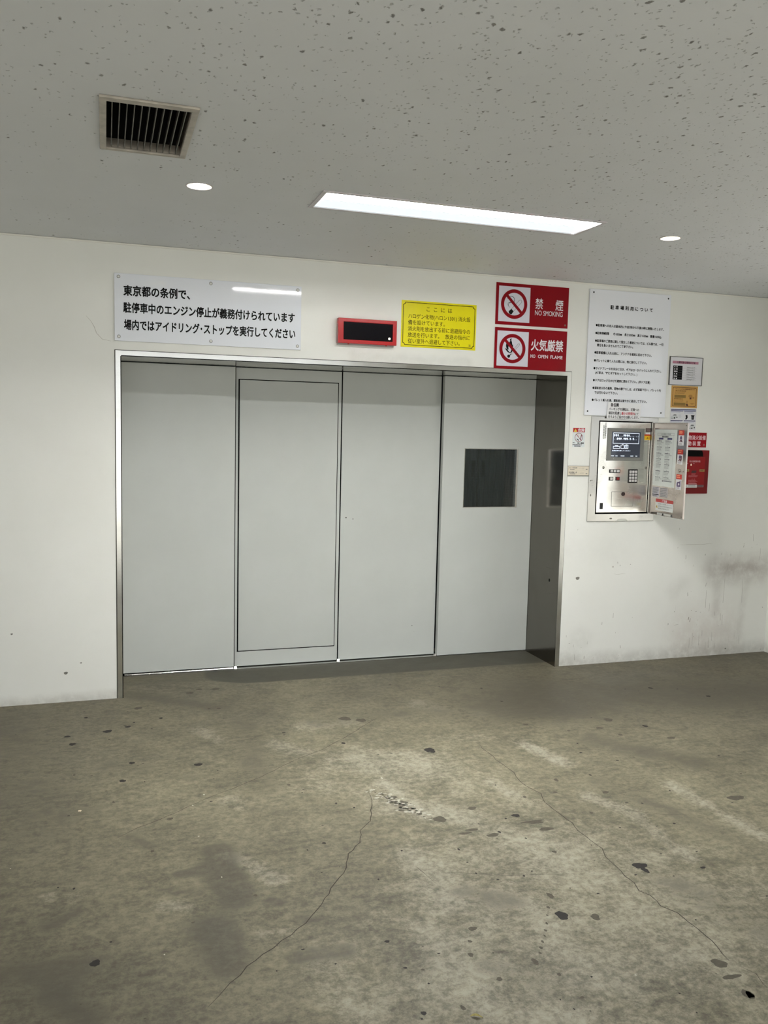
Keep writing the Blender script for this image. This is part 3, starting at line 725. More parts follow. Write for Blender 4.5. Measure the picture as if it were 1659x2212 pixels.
T.part('housing', hs, M_white)
for k, (x, y, r) in enumerate(DL):
    lab = ('round recessed downlight in the ceiling between the air grille and the long lamp',
           'round recessed downlight in the ceiling above the tall white parking rules board')[k]
    T = Thing('downlight', lab, 'ceiling light', (x, y, HC), 'round downlights')
    T.part('trim_ring', MB().prism([circ(x, y, r + .004, 40), circ(x, y, r - .002, 40)], HC - .003, HC - .0002, 'z'), M_trimw, recalc=True)
    T.part('reflector', MB().cone((x, y), r - .002, r * .8, HC - .001, HC + .03, 'z', 40, caps=(False, False)), plain('cream_reflector', (240, 236, 205), .35), smooth=True)
    T.part('lamp', MB().cone((x, y), r * .8, r * .8, HC + .016, HC + .026, 'z', 40), glow('downlight_lamp', (1.0, .96, .86), SPOT), smooth=False)
# air grille
M_alu = plain('dusty_aluminium', (188, 180, 168), .45, .35, vary=.25, scale=25)
T = Thing('ceiling_vent', 'rectangular aluminium air grille with thin blades set in the ceiling', 'air grille', ((VX0 + VX1) / 2, (VY0 + VY1) / 2, HC))
T.part('frame', MB().prism([rect(VX0 - .0185, VX1 + .0185, VY0 - .03, VY1 + .016), rect(VX0 + .002, VX1 - .002, VY0 + .002, VY1 - .002)], HC - .008, HC - .0003, 'z'), M_alu, recalc=True, bevel=.002)
T.part('neck', MB().box(VX0, VX0 + .002, VY0, VY1, HC, HC + .05).box(VX1 - .002, VX1, VY0, VY1, HC, HC + .05)
       .box(VX0, VX1, VY0, VY0 + .002, HC, HC + .05).box(VX0, VX1, VY1 - .002, VY1, HC, HC + .028), M_alu)
T.part('duct', MB().box(VX0 + .002, VX1 - .002, VY0 + .002, VY1 - .002, HC + .19, HC + .2)
       .box(VX0, VX0 + .001, VY0, VY1, HC + .05, HC + .2).box(VX1 - .001, VX1, VY0, VY1, HC + .05, HC + .2)
       .box(VX0, VX1, VY0, VY0 + .001, HC + .05, HC + .2).box(VX0, VX1, VY1 - .001, VY1, HC + .028, HC + .2), plain('black_duct', (8, 8, 8), .9))  # inside of the duct coloured near black
M_blade = plain('grey_blade', (104, 100, 92), .5, .2, vary=.2, scale=30)
nb = 11
for i in range(nb):
    x = VX0 + .018 + (VX1 - VX0 - .034) * i / (nb - 1)
    T.part('blade', MB().box(x - .0013, x + .0013, VY0 + .002, VY1 - .003, HC - .002, HC + .022), M_blade)
# unseen lamp added to light the inside of the lift shaft
T = Thing('shaft_fill_light', 'unseen tube lamp added inside the lift shaft to light it behind the wired glass', 'lamp', (1.35, .9, 2.1))
T.part('tube', MB().cone((.9, 2.1), .015, .015, .75, 1.95, 'x', 16), glow('shaft_fill_tube', (.92, 1.0, 1.0), SHAFT_FILL))
T.part('shaft_fill_fitting', MB().box(.72, 1.98, .88, .92, 2.12, 2.17), M_white)

# ------------------------------------------------------------------ signs above the doors
M_ink = plain('black_print', (8, 8, 9), .6, spec=.15)
M_wink = plain('white_print', (236, 232, 236), .5)
M_bolt = plain('white_cap', (226, 226, 222), .3)
M_ring = plain('grey_bolt_ring', (96, 96, 94), .4, .5)
def acrylic(name, rgb):
    t = NT(name)
    return t.out(lin(rgb), .055)
def sheet(name, rgb, rough=.28, spec=.35):
    t = NT(name)
    t.b.inputs['Specular IOR Level'].default_value = spec
    c = lin(rgb)
    return t.out(t.mix(t.ramp(t.noise(12, 4), .3, .8), tuple(x * .95 for x in c), c), rough)

# large white notice
T = Thing('notice_board', 'wide white acrylic board with three lines of black Japanese text above the left door panels', 'sign', (.49, 0, 1.92))
T.part('board', MB().box(-.003, .986, -.010, -.001, 1.920, 2.266), acrylic('white_acrylic', (236, 239, 246)), bevel=.0008)
tx = MB()
B = .032
tx.line('東京都の条例で、', .042, .3815, 2.180, .050, -.0106, B)
tx.line('駐停車中のエンジン停止が義務付けられています', .041, .950, 2.093, .050, -.0106, B)
tx.line('場内ではアイドリング･ストップを実行してください', .044, .954, 2.005, .050, -.0106, B)
T.part('lettering', tx, M_ink)
for x, z in ((.018, 2.248), (.491, 2.247), (.965, 2.246), (.018, 1.942), (.492, 1.942), (.967, 1.940)):
    bo = T.part('bolt', MB().dome((x, z), .0068, -.010, .003), M_bolt, smooth=True)
    T.part('bolt_ring', MB().cone((x, z), .0085, .0085, -.0101, -.0108, 'y', 24), M_ring, parent=bo)  # darker grey ring around the bolt cap

# red framed display box
T = Thing('display_box', 'red framed box with a black display window above the middle of the doors', 'display', (1.363, 0, 1.968))
M_red = plain('glossy_red_steel', (182, 12, 22), .22, vary=.06, coat=.4)
T.part('frame', MB().prism([rect(1.190, 1.536, 1.968, 2.107), rect(1.2215, 1.512, 1.989, 2.0865)], -.05, -.012), M_red, recalc=True, bevel=.0025)
T.part('back_box', MB().box(1.195, 1.531, -.013, .0, 1.962, 2.103), plain('box_side', (176, 172, 170), .5))
ns = NT('dark_display')
ns.out(lin((4, 2, 8)), .1, Specular_IOR_Level=.25)
T.part('display_window', MB().box(1.2205, 1.513, -.043, -.02, 1.988, 2.0875), ns.mat)
T.part('lamp', MB().dome((1.494, 2.0055), .0075, -.0432, .003), glow('indicator', (.95, .93, .8), .55), smooth=True)
for x in (1.255, 1.48):
    T.part('screw', MB().cone((x, -.03), .005, .005, 1.964, 1.968, 'z', 12), M_red)

# yellow halon notice
T = Thing('warning_sign', 'yellow sign with black Japanese text in a notched border, right of the red display box', 'sign', (1.8125, 0, 1.97))
T.part('plate', MB().box(1.577, 2.048, -.0025, -.0003, 1.970, 2.236), sheet('yellow_sheet', (238, 226, 12), .3), bevel=.0005)
def notched(x0, x1, z0, z1, r, w):
    def lp(d):
        a, b, c, e = x0 + d, x1 - d, z0 + d, z1 - d
        rr_ = r - d * .2
        o = []
        for cx, cz, s in ((b, c, 180), (b, e, 270), (a, e, 0), (a, c, 90)):
            o += [(cx + rr_ * math.cos(math.radians(s - 90 * i / 6 if True else 0)), cz + rr_ * math.sin(math.radians(s - 90 * i / 6))) for i in range(7)]
        return o
    return [lp(0), lp(w)]
bd = MB()
bd.flat(notched(1.5865, 2.039, 1.981, 2.226, .0125, .0032), -.003)
T.part('border', bd, M_ink)
tx = MB()
b2 = .004
for s, x in zip('ここには', (1.731, 1.777, 1.822, 1.866)):
    T.part('heading_letter', MB().line(s, x, None, 2.1925, .027, -.003, b2), M_ink)
tx.line('ハロゲン化物(ハロン1301) 消火設', 1.619, 2.010, 2.148, .027, -.003, b2)
tx.line('備を設けています。', 1.619, 1.848, 2.112, .027, -.003, b2)
tx.line('消火剤を放出する前に退避指令の', 1.619, 2.010, 2.0765, .027, -.003, b2)
tx.line('放送を行います。', 1.619, 1.815, 2.041, .027, -.003, b2)
tx.line('放送の指示に', 1.853, 2.010, 2.041, .027, -.003, b2)
tx.line('従い室外へ退避して下さい。', 1.620, 1.946, 2.006, .027, -.003, b2)
T.part('lettering', tx, M_ink)
T.part('seal_mark', MB().bars(2.004, 2.017, 1.989, 2.003, 4, -.003, .7), plain('seal_ink', (120, 110, 20), .5))

# two red prohibition signs
M_sred = sheet('red_sheet', (136, 0, 17), .32, .2)
M_panel = sheet('white_panel', (222, 221, 232), .35)
def ban_ring(mb, x, z, ro, ri, d):
    """ring with a bar falling from upper left to lower right"""
    mb.flat([circ(x, z, ro, 64), circ(x, z, ri, 64)], d)
    h = (ro - ri) * .42
    c = math.cos(math.radians(-45)); s = math.sin(math.radians(-45))
    R_ = (ro + ri) / 2
    pts = [(-R_, -h), (R_, -h), (R_, h), (-R_, h)]
    mb.flat([[(x + a * c - b_ * s, z + a * s + b_ * c) for a, b_ in pts]], d - .0002)
def tilt(pts, x, z, ang):
    c, s = math.cos(math.radians(ang)), math.sin(math.radians(ang))
    return [(x + a * c - b_ * s, z + a * s + b_ * c) for a, b_ in pts]
def stick(mb, x, z, ang, l, w, d, t=.0016, m=0):
    """outline of a cigarette or match with a rounded far end"""
    o = [(0, -w / 2), (l - w / 2, -w / 2)] + [(l - w / 2 + w / 2 * math.sin(math.radians(a)), -w / 2 * math.cos(math.radians(a))) for a in range(30, 180, 30)] + [(l - w / 2, w / 2), (0, w / 2)]
    k = w / 2 - t
    i = [(0.0005, -k), (l - w / 2, -k)] + [(l - w / 2 + k * math.sin(math.radians(a)), -k * math.cos(math.radians(a))) for a in range(30, 180, 30)] + [(l - w / 2, k), (0.0005, k)]
    mb.flat([tilt(o, x, z, ang), tilt(i, x, z, ang)], d, m=m)
T = Thing('no_smoking_sign', 'upper red sign with a crossed-out cigarette and the words NO SMOKING', 'sign', (2.416, 0, 2.134), 'red prohibition signs')
T.part('plate', MB().box(2.1715, 2.6615, -.003, -.0003, 2.134, 2.380), M_sred, bevel=.0005)
pn = T.part('picture_panel', MB().box(2.1895, 2.3975, -.0036, -.003, 2.1525, 2.361), M_panel)
k = MB()
ban_ring(k, 2.292, 2.258, .0873, .0665, -.0044)
T.part('ban_symbol', k, M_sred)
k = MB()
stick(k, 2.279, 2.219, 47, .088, .021, -.0039)
k.flat([tilt([(-.028, -.013), (-.005, -.0105), (-.005, .0105), (-.028, .013), (-.034, .006), (-.034, -.006)], 2.286, 2.226, 47)], -.00395)
arc = [(2.266 + .0, 2.236), (2.258, 2.243), (2.256, 2.254), (2.262, 2.262), (2.275, 2.266), (2.287, 2.268), (2.296, 2.278), (2.294, 2.290), (2.284, 2.300), (2.270, 2.302), (2.254, 2.296), (2.242, 2.284)]
k.ribbon(arc, .0034, -.0038, 'y', jit=0)
k.ribbon([(p[0] - .006, p[1] + .004) for p in arc[:7]], .002, -.0038, 'y', jit=0)
T.part('pictogram', k, M_ink)
tx = MB()
tx.line('禁', 2.4345, 2.486, 2.2715, .062, -.0036, .012)
T.part('lettering', tx, M_wink)
tx = MB()
tx.line('煙', 2.572, 2.625, 2.2700, .062, -.0036, .012)
T.part('lettering', tx, M_wink)
tx = MB()
tx.text('NO SMOKING', 2.434, 2.623, 2.202, 2.2315, -.0036, .004)
T.part('lettering', tx, M_wink)
T.part('maker_mark', MB().cone((2.6435, 2.153), .0062, .0062, -.0036, -.0031, 'y', 20), plain('grey_mark', (120, 96, 84), .5))

T = Thing('no_open_flame_sign', 'lower red sign with a crossed-out burning match and the words NO OPEN FLAME', 'sign', (2.4155, 0, 1.871), 'red prohibition signs')
T.part('plate', MB().box(2.1715, 2.6595, -.0066, -.0042, 1.8715, 2.116), M_sred, bevel=.0005)
pn = T.part('picture_panel', MB().box(2.1875, 2.3960, -.0072, -.0066, 1.889, 2.097), M_panel)
k = MB()
ban_ring(k, 2.2895, 1.9935, .0873, .0665, -.0080)
T.part('ban_symbol', k, M_sred)
k = MB()
stick(k, 2.277, 1.962, 47, .086, .013, -.0074, .0013)
k.ribbon([(2.277, 1.962), (2.336, 2.026)], .0016, -.0074, 'y', jit=0)
for q in ((2.272, 1.958, 2.300, 1.972), (2.272, 1.956, 2.296, 1.985), (2.268, 1.952, 2.304, 1.965)):
    k.ribbon([(q[0], q[1]), (q[2], q[3])], .0022, -.0074, 'y', jit=0)
k.flat([circ(2.2665, 1.9475, .0095, 20)], -.0074)
k.flat([tilt([(-.002, -.004), (.02, -.002), (.02, .002), (-.002, .004)], 2.2665, 1.9475, 40)], -.0075)
fl_o = [(2.273, 1.966), (2.258, 1.972), (2.245, 1.985), (2.241, 1.998), (2.247, 1.993), (2.252, 1.990), (2.246, 2.006), (2.247, 2.022), (2.255, 2.034), (2.258, 2.046), (2.255, 2.034), (2.266, 2.026),
        (2.273, 2.039), (2.271, 2.051), (2.284, 2.054), (2.279, 2.045), (2.285, 2.032), (2.288, 2.015), (2.290, 2.022), (2.294, 2.006), (2.291, 1.992), (2.296, 1.996), (2.291, 1.980), (2.284, 1.970)]
del fl_o[9:11]
fl_i = [(2.272, 1.971), (2.262, 1.980), (2.257, 1.992), (2.262, 1.988), (2.266, 1.984), (2.262, 2.000), (2.266, 2.014), (2.271, 2.006), (2.276, 2.000), (2.279, 1.988), (2.283, 1.992), (2.281, 1.980), (2.277, 1.972)]
k.flat([fl_o, fl_i], -.00735)
T.part('pictogram', k, M_ink)
tx = MB()
tx.line('火気厳禁', 2.4135, 2.6345, 2.0235, .066, -.0072, .020)
T.part('lettering', tx, M_wink)
tx = MB()
tx.text('NO', 2.413, 2.4455, 1.9455, 1.9660, -.0072, .018)
tx.text('OPEN', 2.464, 2.532, 1.9455, 1.9660, -.0072, .018)
tx.text('FLAME', 2.549, 2.633, 1.9455, 1.9660, -.0072, .018)
T.part('lettering', tx, M_wink)

# parking rules board
T = Thing('rules_board', 'tall white board of parking rules in Japanese, black screws in its corners', 'sign', (3.1, 0, 1.607))
T.part('board', MB().box(2.8045, 3.3965, -.010, -.002, 1.6075, 2.386), acrylic('white_board', (238, 240, 246)), bevel=.0008)
T.part('spacer', MB().box(2.815, 3.385, -.002, .0, 1.62, 2.375), M_black)
tx = MB()
d = -.0106
for i, s in enumerate('駐車場利用について'):
    tx.line(s, 2.953 + i * (3.262 - 2.953 - .022) / 8, None, 2.283, .024, d, .032)
h = .0165
for s, x0, x1, z in (('●駐車場への出入は基本的に午前7時から午後10時に制限いたします。', 2.855, 3.353, 2.167),
                     ('●駐車車輌制限', 2.855, 2.953, 2.119), ('巾1850㎜', 2.984, 3.046, 2.119), ('長さ5050㎜', 3.064, 3.143, 2.119), ('高さ1550㎜', 3.160, 3.238, 2.119), ('重量1600㎏。', 3.254, 3.340, 2.119),
                     ('●駐車場のご使用に関して発生した事故については、ビル側では、一切', 2.855, 3.356, 2.072),
                     ('責任を負いませんのでご了承下さい。', 2.870, 3.132, 2.045),
                     ('●駐車設備に入れる前に、アンテナを確実に収めて下さい。', 2.854, 3.272, 1.999),
                     ('●パレットに乗り入れる際には、特に徐行して下さい。', 2.854, 3.240, 1.950),
                     ('●サイドブレーキを充分に引き、ギアはローかバックに入れて下さい。', 2.853, 3.350, 1.902),
                     ('(AT車は、"P"にギアをセットして下さい。)', 2.866, 3.173, 1.875),
                     ('●ドアはロックをかけて確実に閉めて下さい。(半ドア注意)', 2.853, 3.272, 1.828),
                     ('●運転者以外の乗降、荷物の積下ろしは、必ず前庭で行い、パレット内', 2.852, 3.355, 1.780),
                     ('では行わないで下さい。', 2.868, 3.036, 1.752),
                     ('●パレット乗入れ後、運転者は速やかに退去して下さい。', 2.851, 3.254, 1.7055)):
    tx.line(s, x0, x1, z, h, d, .026)
T.part('lettering', tx, M_ink)
for x, z in ((2.831, 2.366), (3.376, 2.363), (2.825, 1.634), (3.366, 1.637)):
    T.part('screw', MB().dome((x, z), .0052, -.010, .003), plain('black_screw', (16, 16, 16), .35), smooth=True)

# small note taped over the lower edge of the rules board
T = Thing('paper_note', 'small white paper note in black and red type under the rules board', 'note', (3.084, -.012, 1.585))
def q4(z0): return z0
T.part('sheet', MB().prism([[(2.960, 1.592), (3.207, 1.584), (3.212, 1.690), (2.967, 1.6955)]], -.0165, -.0155), sheet('note_paper', (246, 246, 248), .4), recalc=True)
tx = MB()
d = -.0169
tx.line('各位殿', 2.985, 3.046, 1.6785, .021, d, .03)
tx.line('パーキングの運転は、近隣への', 2.974, 3.196, 1.6515, .0175, d, .016)
tx.line('騒音を配慮し', 2.973, 3.066, 1.627, .0175, d, .016)
tx.line('にて', 3.166, 3.194, 1.625, .0175, d, .016)
tx.line('行うようご協力をお願いします。', 2.971, 3.196, 1.603, .0175, d, .016)
T.part('lettering', tx, M_ink)
tx = MB().line('最小の時間内', 3.067, 3.165, 1.626, .0175, d, .016)
T.part('lettering', tx, plain('red_print', (206, 24, 60), .5)).__setitem__('label', 'red lettering')

# ------------------------------------------------------------------ control panel with its open door
M_cs = steel('control_stainless', (172, 170, 165), .24, (1, 1, 30), .06, .2)
M_in = steel('control_face', (226, 224, 217), .24, (1, 1, 30), .04, .08)
T = Thing('control_panel', 'stainless steel control cabinet with screen and keypad, its door standing open', 'control panel', (3.1, 0, .935))
pl = MB().prism([rect(2.8595, 3.3545, .9355, 1.603), rect(2.9165, 3.3145, .983, 1.577)], -.006, -.0004)
plo = T.part('wall_plate', pl, M_cs, recalc=True, bevel=.0012)
M_bare, M_dull = plain('bare_patch', (222, 222, 214), .6), plain('dull_mark', (110, 106, 98), .6)
T.part('worn_patch', MB().flat([[(3.078, .9365), (3.162, .9365), (3.155, .946), (3.140, .951), (3.100, .951), (3.085, .946)]], -.0064), M_bare)
T.part('stain', MB().flat([circ(3.034, .953, .010, 14, .005)], -.0064), M_dull)
T.part('stain', MB().flat([circ(2.872, 1.197, .0035, 10, .004)], -.0064).flat([circ(2.882, 1.199, .004, 10, .003)], -.0064), M_dull)
T.part('stain', MB().flat([circ(2.878, 1.104, .003, 10, .008)], -.0064), M_dull)
T.part('niche', MB().box(2.9165, 2.918, -.005, .088, .983, 1.577).box(2.9165, 3.3145, .086, .088, .983, 1.577)
       .box(2.9165, 3.3145, -.005, .088, 1.5755, 1.577).box(2.9165, 3.3145, -.005, .088, .983, .9845), M_black)
fp = T.part('face_plate', MB().box(2.9245, 3.300, -.004, .0, .9925, 1.5705), M_in, bevel=.001)
T.part('hinge_strip', MB().box(3.3035, 3.3085, -.016, .02, .985, 1.575), M_bright)
T.part('hinge_strip', MB().box(3.309, 3.3145, -.013, .02, .985, 1.575), M_cs)
sb = T.part('screen', MB().prism([rect(2.982, 3.251, 1.3245, 1.533), rect(3.010, 3.2245, 1.3475, 1.5095)], -.010, -.004), plain('grey_bezel', (132, 132, 128), .45), recalc=True, bevel=.001)
sg = MB().box(3.0095, 3.225, -.008, -.0045, 1.347, 1.510)
ns = NT('lcd')
ns.out(lin((40, 43, 52)), .15, Emission_Color=(.05, .06, .08, 1), Emission_Strength=.35)
T.part('display', sg, ns.mat, parent=sb)
ic = MB()
d = -.0084
SX0, SX1, SZ0, SZ1 = 3.010, 3.2245, 1.3475, 1.5095
def sx(u): return SX0 + (u - 300) / (1245 - 300) * (SX1 - SX0)
def sz(v): return SZ1 - (v - 345) / (1180 - 345) * (SZ1 - SZ0)
def frame_(mb, u0, u1, v0, v1, w):
    x0, x1, z0, z1 = sx(u0), sx(u1), sz(v1), sz(v0)
    mb.flat([rect(x0, x1, z0, z1), rect(x0 + w, x1 - w, z0 + w, z1 - w)], d)
frame_(ic, 345, 1200, 375, 735, .0036)
for us, v in (((395, 450, 505, 700, 750, 805, 860), 455), ((490, 545, 600, 705, 755, 805, 905, 1005), 565)):
    for u in us:
        ic.flat([circ(sx(u), sz(v), .0052, 14, .0056)], d)
        ic.flat([rect(sx(u) - .002, sx(u) + .002, sz(v + 48), sz(v))], d)
for us, v in (((550, 600, 650, 905, 960, 1010, 1060, 1110, 1160), 490), ((395, 450, 650, 850, 955, 1050, 1100), 595)):
    for u in us:
        ic.text(str((u // 50) % 10), sx(u) - .002, None, sz(v + 15), sz(v - 15), d)
frame_(ic, 360, 580, 815, 900, .0034)
ic.flat([rect(sx(420), sx(520), sz(815), sz(790))], d)
frame_(ic, 605, 725, 770, 900, .0034)
frame_(ic, 735, 855, 770, 900, .0042)
ic.flat([rect(sx(650), sx(690), sz(770), sz(752)), ], d)
ic.flat([rect(sx(770), sx(820), sz(770), sz(755)), ], d)
ic.line('車', sx(765), sx(825), sz(835), .018, d)
ic.line('駐車番号を押してください', sx(335), sx(930), sz(965), .0075, d, .02)
for u0, u1 in ((305, 405), (450, 520), (620, 745), (935, 1035), (1105, 1165)):
    ic.flat([rect(sx(u0), sx(u1), sz(1148), sz(1125))], d)
T.part('icons', ic, glow('lcd_icons', (.80, .88, 1.0), .5), parent=sb)
T.part('power_light', MB().flat([circ(3.031, 1.337, .0018, 10)], -.0104), M_wink, parent=sb)
M_key = plain('white_key', (232, 230, 228), .35)
M_kb = plain('black_key_housing', (18, 17, 18), .4)
def keys(x0, x1, z0, z1, nx, nz, mx, mz, gap, labels, mat=M_key, name='button_row', one=False):
    hz = T.part(name, MB().box(x0, x1, -.008, -.004, z0, z1), M_kb)
    kw = (x1 - x0 - 2 * mx - gap * (nx - 1)) / nx
    kh = (z1 - z0 - 2 * mz - gap * (nz - 1)) / nz
    for j in range(nz):
        for i in range(nx):
            a, b_ = x0 + mx + i * (kw + gap), z1 - mz - j * (kh + gap)
            ko = T.part('key', MB().box(a, a + kw, -.0105, -.008, b_ - kh, b_), mat, parent=hz, bevel=.0008)
            if labels:
                hz2 = MB().text(labels[j * nx + i], a + kw * .36, a + kw * .62, b_ - kh * .7, b_ - kh * .32, -.0108)
                T.part('key_legend', hz2, plain('grey_print', (120, 118, 118), .5), parent=hz)
    return hz
keys(3.0075, 3.085, 1.247, 1.2695, 3, 1, .0055, .004, .006, '123', name='button_row')
keys(3.0075, 3.0365, 1.198, 1.2215, 1, 1, .0055, .004, .004, None, name='push_button')
keys(3.057, 3.0845, 1.198, 1.2215, 1, 1, .004, .004, .004, None, plain('red_key', (140, 12, 18), .35), 'push_button')
keys(3.149, 3.2165, 1.1825, 1.2705, 3, 4, .0055, .008, .005, '123456789*0#', name='keypad')
for x in (2.963, 3.280):
    T.part('screw', MB().dome((x, 1.280), .0085, -.004, .005), steel('screw_steel', (170, 168, 162), .2, (1, 1, 1)), smooth=True)
T.part('flap', MB().box(3.034, 3.193, -.006, -.004, 1.0325, 1.1255), M_in, bevel=.0008)
T.part('flap_joint', MB().prism([rect(3.0325, 3.1945, 1.031, 1.127), rect(3.034, 3.193, 1.0325, 1.1255)], -.0052, -.004), plain('grey_joint', (120, 118, 116), .6), recalc=True)
T.part('lock', MB().cone((3.1165, 1.1115), .0135, .0125, -.006, -.010, 'y', 24).box(3.1155, 3.1175, -.0106, -.010, 1.106, 1.117), plain('dark_lock', (78, 66, 66), .35, .6))
sp = MB()
for k in range(10):
    for rr_, n_ in ((.026, 10),):
        a = 2 * math.pi * k / n_
        sp.flat([circ(3.2455 + rr_ * math.cos(a), 1.079 + rr_ * math.sin(a), .0019, 8)], -.0043)
for k in range(8):
    a = 2 * math.pi * (k + .5) / 8
    sp.flat([circ(3.2455 + .017 * math.cos(a), 1.079 + .017 * math.sin(a), .0019, 8)], -.0043)
for k in range(5):
    sp.flat([circ(3.2375 + k * .004, 1.079, .0014, 8)], -.0043)
sp.flat([circ(3.2455, 1.087, .0016, 8)], -.0043); sp.flat([circ(3.2455, 1.071, .0016, 8)], -.0043)
T.part('speaker_holes', sp, plain('speaker_hole', (120, 114, 118), .7))
T.part('card_slot', MB().box(2.950, 2.971, -.0062, -.004, 1.0145, 1.054), M_kb)
tp = MB().box(2.947, 2.958, -.0047, -.004, 1.462, 1.549).box(2.9605, 2.9715, -.0047, -.004, 1.465, 1.566)
for k, s in enumerate('非常用連絡先'): tp.line(s, 2.9625, None, 1.540 - k * .011, .0085, -.005, m=1)
for k, s in enumerate('注意事項'): tp.line(s, 2.949, None, 1.535 - k * .016, .0085, -.005, m=1)
T.part('tape_label', tp, [sheet('white_tape', (234, 234, 232)), M_ink])
T.part('sticker', MB().box(3.263, 3.300, -.0047, -.004, 1.5125, 1.538).bars(3.268, 3.297, 1.517, 1.534, 3, -.005, .4, m=1),
       [sheet('brown_sticker', (98, 82, 80)), plain('pale_print', (150, 136, 132), .5)])
st = MB().box(3.2555, 3.3, -.0047, -.004, 1.4605, 1.4965, 0).box(3.2555, 3.3, -.0049, -.0047, 1.488, 1.4965, 1)
st.flat([rect(3.264, 3.298, 1.498, 1.505)], -.0045, m=2).flat([[(3.271, 1.469), (3.285, 1.469), (3.278, 1.482)]], -.0052, m=3)
st.bars(3.287, 3.299, 1.465, 1.482, 3, -.0052, .4, m=1)
T.part('sticker', st, [sheet('yellow_sticker', (240, 196, 40)), sheet('orange_sticker', (200, 62, 30)), M_wink, plain('olive_print', (150, 120, 20), .5)])
# the open door: built closed on the hinge line, then swung out
DWD, DZ0, DZ1, DT = .372, .985, 1.5725, .0115
door = MB()
# local frame: x along the door from the hinge, y = depth (inside face at 0, outside at +DT), z up
door.prism([rect(0.0, DWD, DZ0, DZ1), rect(.094, .262, .988, 1.0015)], .0015, .003, 'y')
for a in ((0, .0015, DZ0, DZ1), (DWD - .0015, DWD, DZ0, DZ1)):
    door.box(a[0], a[1], .0, DT, a[2], a[3])
door.box(0, DWD, 0, DT, DZ0, DZ0 + .0015).box(0, DWD, 0, DT, DZ1 - .0015, DZ1)
def dpart(name, mb, mats, parent, **k):
    o = mb.build(name, mats, parent, **k)
    return o
M_ds = steel('door_stainless', (168, 160, 154), .24, (1, 1, 30), .10)
do = door.build('door', M_ds, T.o, recalc=True)
do.location = (3.312 - T.loc[0], -.014 - T.loc[1], 0 - T.loc[2])
do.rotation_euler = (0, 0, math.radians(-93.4))
# in this turned frame the inside face looks towards -y
M_paper = sheet('laminated_paper', (214, 219, 214), .2)
M_gink = plain('grey_type', (120, 122, 124), .5)
M_dink = plain('dark_type', (62, 64, 70), .5)
M_navy = plain('navy_print', (38, 40, 92), .5)
pp = MB().box(.0235, .2665, .0005, .0014, 1.171, 1.5305)
po = pp.build('instruction_sheet', M_paper, do)
pr = MB()
F = -.0002
pr.flat([rect(.053, .240, 1.493, 1.508), rect(.0545, .2385, 1.4945, 1.5065)], F, m=0)
pr.line('入出庫操作手順', .09, .20, 1.5005, .010, F, m=1)
pr.bars(.108, .180, 1.479, 1.489, 1, F, .9, m=1)
pr.flat([rect(.072, .122, 1.467, 1.4775)], F, m=2).flat([rect(.167, .218, 1.467, 1.4775)], F, m=2)
for x in (.052, .146):
    for k, (z, tall) in enumerate(((1.461, 1), (1.422, 0), (1.382, 1), (1.346, 0), (1.312, 0), (1.270, 0), (1.230, 1))):
        pr.bars(x, x + .053, z - .006, z, 1, F, .8, m=1 if k in (0, 2, 5) else 0, seed=k)
        pr.flat([rect(x + .047, x + .053, z - .007, z)], F, m=1)
        pr.bars(x, x + .056, z - .030, z - .009, 4, F, .35, m=0, seed=k + 9)
        if tall: pr.bars(x + .046, x + .082, z - .018, z - .010, 2, F, .4, m=0, seed=k + 20)
        pr.flat([[(x + .024, z + .006), (x + .030, z + .006), (x + .027, z + .002)]], F, m=1)
pr.flat([rect(.138, .1395, 1.205, 1.278)], F, m=0).flat([rect(.232, .2332, 1.205, 1.50)], F, m=0).flat([rect(.135, .237, 1.203, 1.2085)], F, m=0)
pr.flat([rect(.133, .139, 1.200, 1.211)], F, m=1)
pr.build('print', [M_gink, M_dink, M_navy], do)
M_lr = sheet('red_label', (188, 50, 44), .35)
M_lw = sheet('white_label', (222, 220, 222), .35)
M_lp = plain('purple_picture', (88, 74, 104), .5)
M_lk = plain('maroon_picture', (74, 28, 40), .5)
M_lo = plain('orange_print', (246, 168, 130), .5)
for k, (z0, z1, z2) in enumerate(((1.434, 1.4965, 1.527), (1.319, 1.3795, 1.410), (1.163, 1.2265, 1.2575))):
    lb = MB().box(.283, .339, .0006, .0014, z1 + .001, z2, 0).box(.283, .339, .0006, .0014, z0, z1, 1)
    lb.bars(.291, .331, z1 + .005, z2 - .005, 2 if k else 3, F, .55, m=2, seed=k)
    if k < 2:
        lb.flat([[(.300, z1 - .026), (.300, z1 - .012), (.306, z1 - .005), (.316, z1 - .005), (.322, z1 - .012), (.322, z1 - .026)]], F, m=3)
        lb.flat([[(.296, z1 - .042), (.304, z1 - .028), (.320, z1 - .028), (.329, z1 - .042)]], F, m=4)
        lb.flat([[(.307, z1 - .041), (.316, z1 - .041), (.3115, z1 - .033)]], F - .0001, m=1)
        if k: lb.flat([rect(.322, .330, z1 - .036, z1 - .008)], F - .0001, m=4)
    else:
        lb.flat([[(.292, z1 - .046), (.292, z1 - .022), (.300, z1 - .016), (.320, z1 - .014), (.330, z1 - .004), (.331, z1 - .046)]], F, m=3)
        lb.flat([[(.306, z1 - .038), (.309, z1 - .024), (.318, z1 - .022), (.322, z1 - .034)]], F - .0001, m=1)
    lb.bars(.292, .330, z0 + .004, z0 + .013, 2, F, .45, m=5, seed=k)
    lb.build('warning_label', [M_lr, M_lw, M_lo, M_lp, M_lk, M_dink], do)
MB().dome((.311, 1.279), .0105, .0015, .007).build('knob', steel('knob_steel', (190, 188, 180), .15, (1, 1, 1)), do, smooth=True)
for x, z in ((.352, 1.278), (.360, 1.556), (.357, .998)):
    MB().cone((x, z), .0032, .0032, .0015, .0008, 'y', 12).build('screw', M_kb, do)
